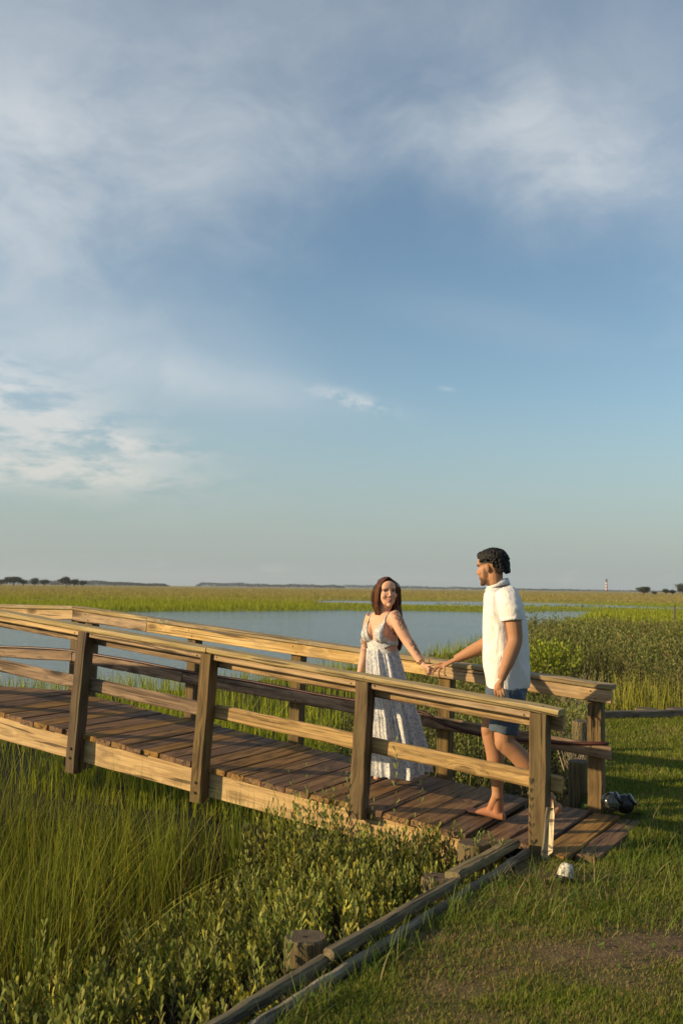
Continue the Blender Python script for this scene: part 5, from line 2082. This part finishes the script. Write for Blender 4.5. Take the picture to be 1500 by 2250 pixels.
DK = (.040, .045, .022)
LT = 'dark trees on the far left of the marsh'
for i, (px, yb, wp, hp, lab) in enumerate((
        (3, 1286, 22, 12, 'low dark tree cut by the left edge of the picture on the far marsh'),
        (30, 1286, 38, 17, 'wide dark tree second from the left edge on the far marsh'),
        (52, 1286, 16, 11, 'small rounded tree right of the wide dark tree on the far marsh'),
        (76, 1286, 24, 15, 'dark round tree in the middle of the far left group'),
        (98, 1287, 22, 13, 'lower round tree right of the middle tree in the far left group'),
        (146, 1287, 30, 18, 'tallest brownish dark tree of the far left group'),
        (164, 1287, 20, 14, 'dark tree leaning on the tallest one of the far left group'),
        (181, 1287.5, 20, 12, 'last low tree at the right end of the far left group'))):
    far_tree(px, yb + .8, 760, wp, hp, lab, LT, (.05, .042, .024) if i == 5 else DK, seed=100 + i)
RT = 'trees at the right edge of the marsh'
for i, (px, yb, wp, hp, lab) in enumerate((
        (1413, 1306, 30, 15, 'umbrella shaped pale tree left of the others at the right edge'),
        (1437, 1306.5, 12, 6, 'tiny bush right of the umbrella shaped tree'),
        (1461, 1307, 18, 12, 'small round tree between the tiny bush and the big tree'),
        (1477, 1307, 16, 10, 'small round tree touching the big tree at the right edge'),
        (1500, 1308, 34, 24, 'big dark tree cut by the right edge of the picture on the marsh'))):
    far_tree(px, yb + .5, 520, wp, hp, lab, RT, (.050, .056, .026) if i < 4 else (.045, .055, .02), seed=200 + i)

# far woods: long low mass
H = Heap()
r = rng
for (x0, x1, Yd, top0, top1, n) in ((120, 372, 1900, 14., 6., 9000), (434, 760, 2900, 8.5, 7.5, 9000), (740, 1290, 3300, 7.5, 3.5, 9000), (-60, 130, 2100, 10., 9., 5000), (1280, 1560, 3600, 3., 3., 3500)):
    px = r.uniform(x0, x1, n)
    f = (px - x0) / (x1 - x0)
    m = Yd / FPX
    hmax = (top0 + (top1 - top0) * f) * m * (.60 + .55 * fbm(px, px * 0, .045, 3, int(x0) + 200)) * np.clip(np.minimum(f, 1 - f) * 18 + .3, 0, 1)
    X0 = (px - 750) / FPX * Yd
    z = hmax * r.random(n) ** .7
    p = np.stack([X0, Yd + r.normal(0, 12, n), z - .5], -1)
    dv = r.normal(size=(n, 3)) + [0, 0, .2]
    s = m * r.uniform(1.0, 2.2, n)
    c = np.array([.030, .034, .020]) * r.uniform(.6, 1.4, (n, 1))
    H.add(leaves(p, dv, s, s * .9, c, .2, False))
H.build('far_woods', 'leaf', 'long low dark line of far woods along the horizon', 'woods')


# ------------------------------------------------------------------ lighthouse
def lh_mat():
    for nm, c in (('brick_red', (.24, .055, .045)), ('lime_white', (.62, .58, .52)), ('lantern_black', (.03, .028, .03))):
        plain(nm, c, .9, vary=.2, scale=.3)


lh_mat()
Yl = 2600.
m = Yl / FPX
lb = P(1331.5, 1301.2, Yl)
Ht = 28.5 * m
lh = thing('lighthouse', (lb.x, lb.y, -.5), 'tall tapering lighthouse with red and white bands and dark lantern on the horizon', 'lighthouse')


def part(name, prof, mat, parent=lh, seg=20):
    V, F = lathe([(a, z) for a, z in prof], seg)
    return link(name, py_mesh(name, V, F), M_[mat], parent, Matrix.Translation((lb.x, lb.y, -.5)))


r0, r1 = 3.1 * m, 1.75 * m
part('foundation', [(r0 * 1.35, 0), (r0 * 1.35, .035 * Ht), (r0 * 1.05, .045 * Ht)], 'lantern_black')
nb = 7
for i in range(nb):
    a, b = .045 + .755 * i / nb, .045 + .755 * (i + 1) / nb
    ra, rb_ = r0 + (r1 - r0) * a / .8, r0 + (r1 - r0) * b / .8
    part('tower_band', [(ra, a * Ht), (rb_, b * Ht)], 'brick_red' if i % 2 == 0 else 'lime_white')
part('gallery', [(r1 * 1.0, .80 * Ht), (r1 * 1.45, .83 * Ht), (r1 * 1.45, .845 * Ht), (r1 * 1.2, .85 * Ht)], 'lantern_black')
lr = part('lantern', [(r1 * .85, .85 * Ht), (r1 * .85, .92 * Ht)], 'lantern_black')
sub(part('dome', [(r1 * 1.0, .92 * Ht), (r1 * .75, .955 * Ht), (r1 * .25, .98 * Ht), (r1 * .08, 1.0 * Ht)], 'lantern_black', None), lr)
for zf in (.2, .42, .62):
    rw2 = r0 + (r1 - r0) * zf / .8
    V = [(-.5 * m * .5, -rw2 - .05, zf * Ht), (.5 * m * .5, -rw2 - .05, zf * Ht), (.5 * m * .5, -rw2 - .05, zf * Ht + 1.4 * m), (-.5 * m * .5, -rw2 - .05, zf * Ht + 1.4 * m)]
    V += [(x, y + 1.2, z) for x, y, z in V]
    F = [(0, 1, 2, 3), (7, 6, 5, 4), (0, 4, 5, 1), (1, 5, 6, 2), (2, 6, 7, 3), (3, 7, 4, 0)]
    link('window', py_mesh('window', V, F, False), M_['lantern_black'], lh, Matrix.Translation((lb.x, lb.y, -.5)))

# marker post in the marsh
mp = P(1480, 1341, 62.)
o = board('marker_post', Vector((mp.x, mp.y, -.7)), Vector((mp.x + .02, mp.y, mp.z + .28)), .11, .11, Vector((1, 0, 0)), 'grey_wood', None, 3, .006, .02)
tag(o, 'lone thin wooden post standing in the marsh grass at the right', 'post')

# ------------------------------------------------------------------ haze over the marsh
hz = Vector((5400., 4950., 0))
V = [(-5600, -4600, -3), (5600, -4600, -3), (5600, 5200, -3), (-5600, 5200, -3), (-5600, -4600, 60), (5600, -4600, 60), (5600, 5200, 60), (-5600, 5200, 60)]
F = [(3, 2, 1, 0), (4, 5, 6, 7), (0, 1, 5, 4), (1, 2, 6, 5), (2, 3, 7, 6), (3, 0, 4, 7)]
m, t = material('haze_air')
vol = t.new('ShaderNodeVolumePrincipled', {'Color': (.78, .88, 1.0), 'Density': .00009, 'Anisotropy': .2})
t.new('ShaderNodeOutputMaterial', {'Volume': vol.outputs[0]})
haze = link('haze', py_mesh('haze', V, F, False), m)
tag(haze, 'thin pale haze lying over the whole marsh', 'haze', kind='stuff')
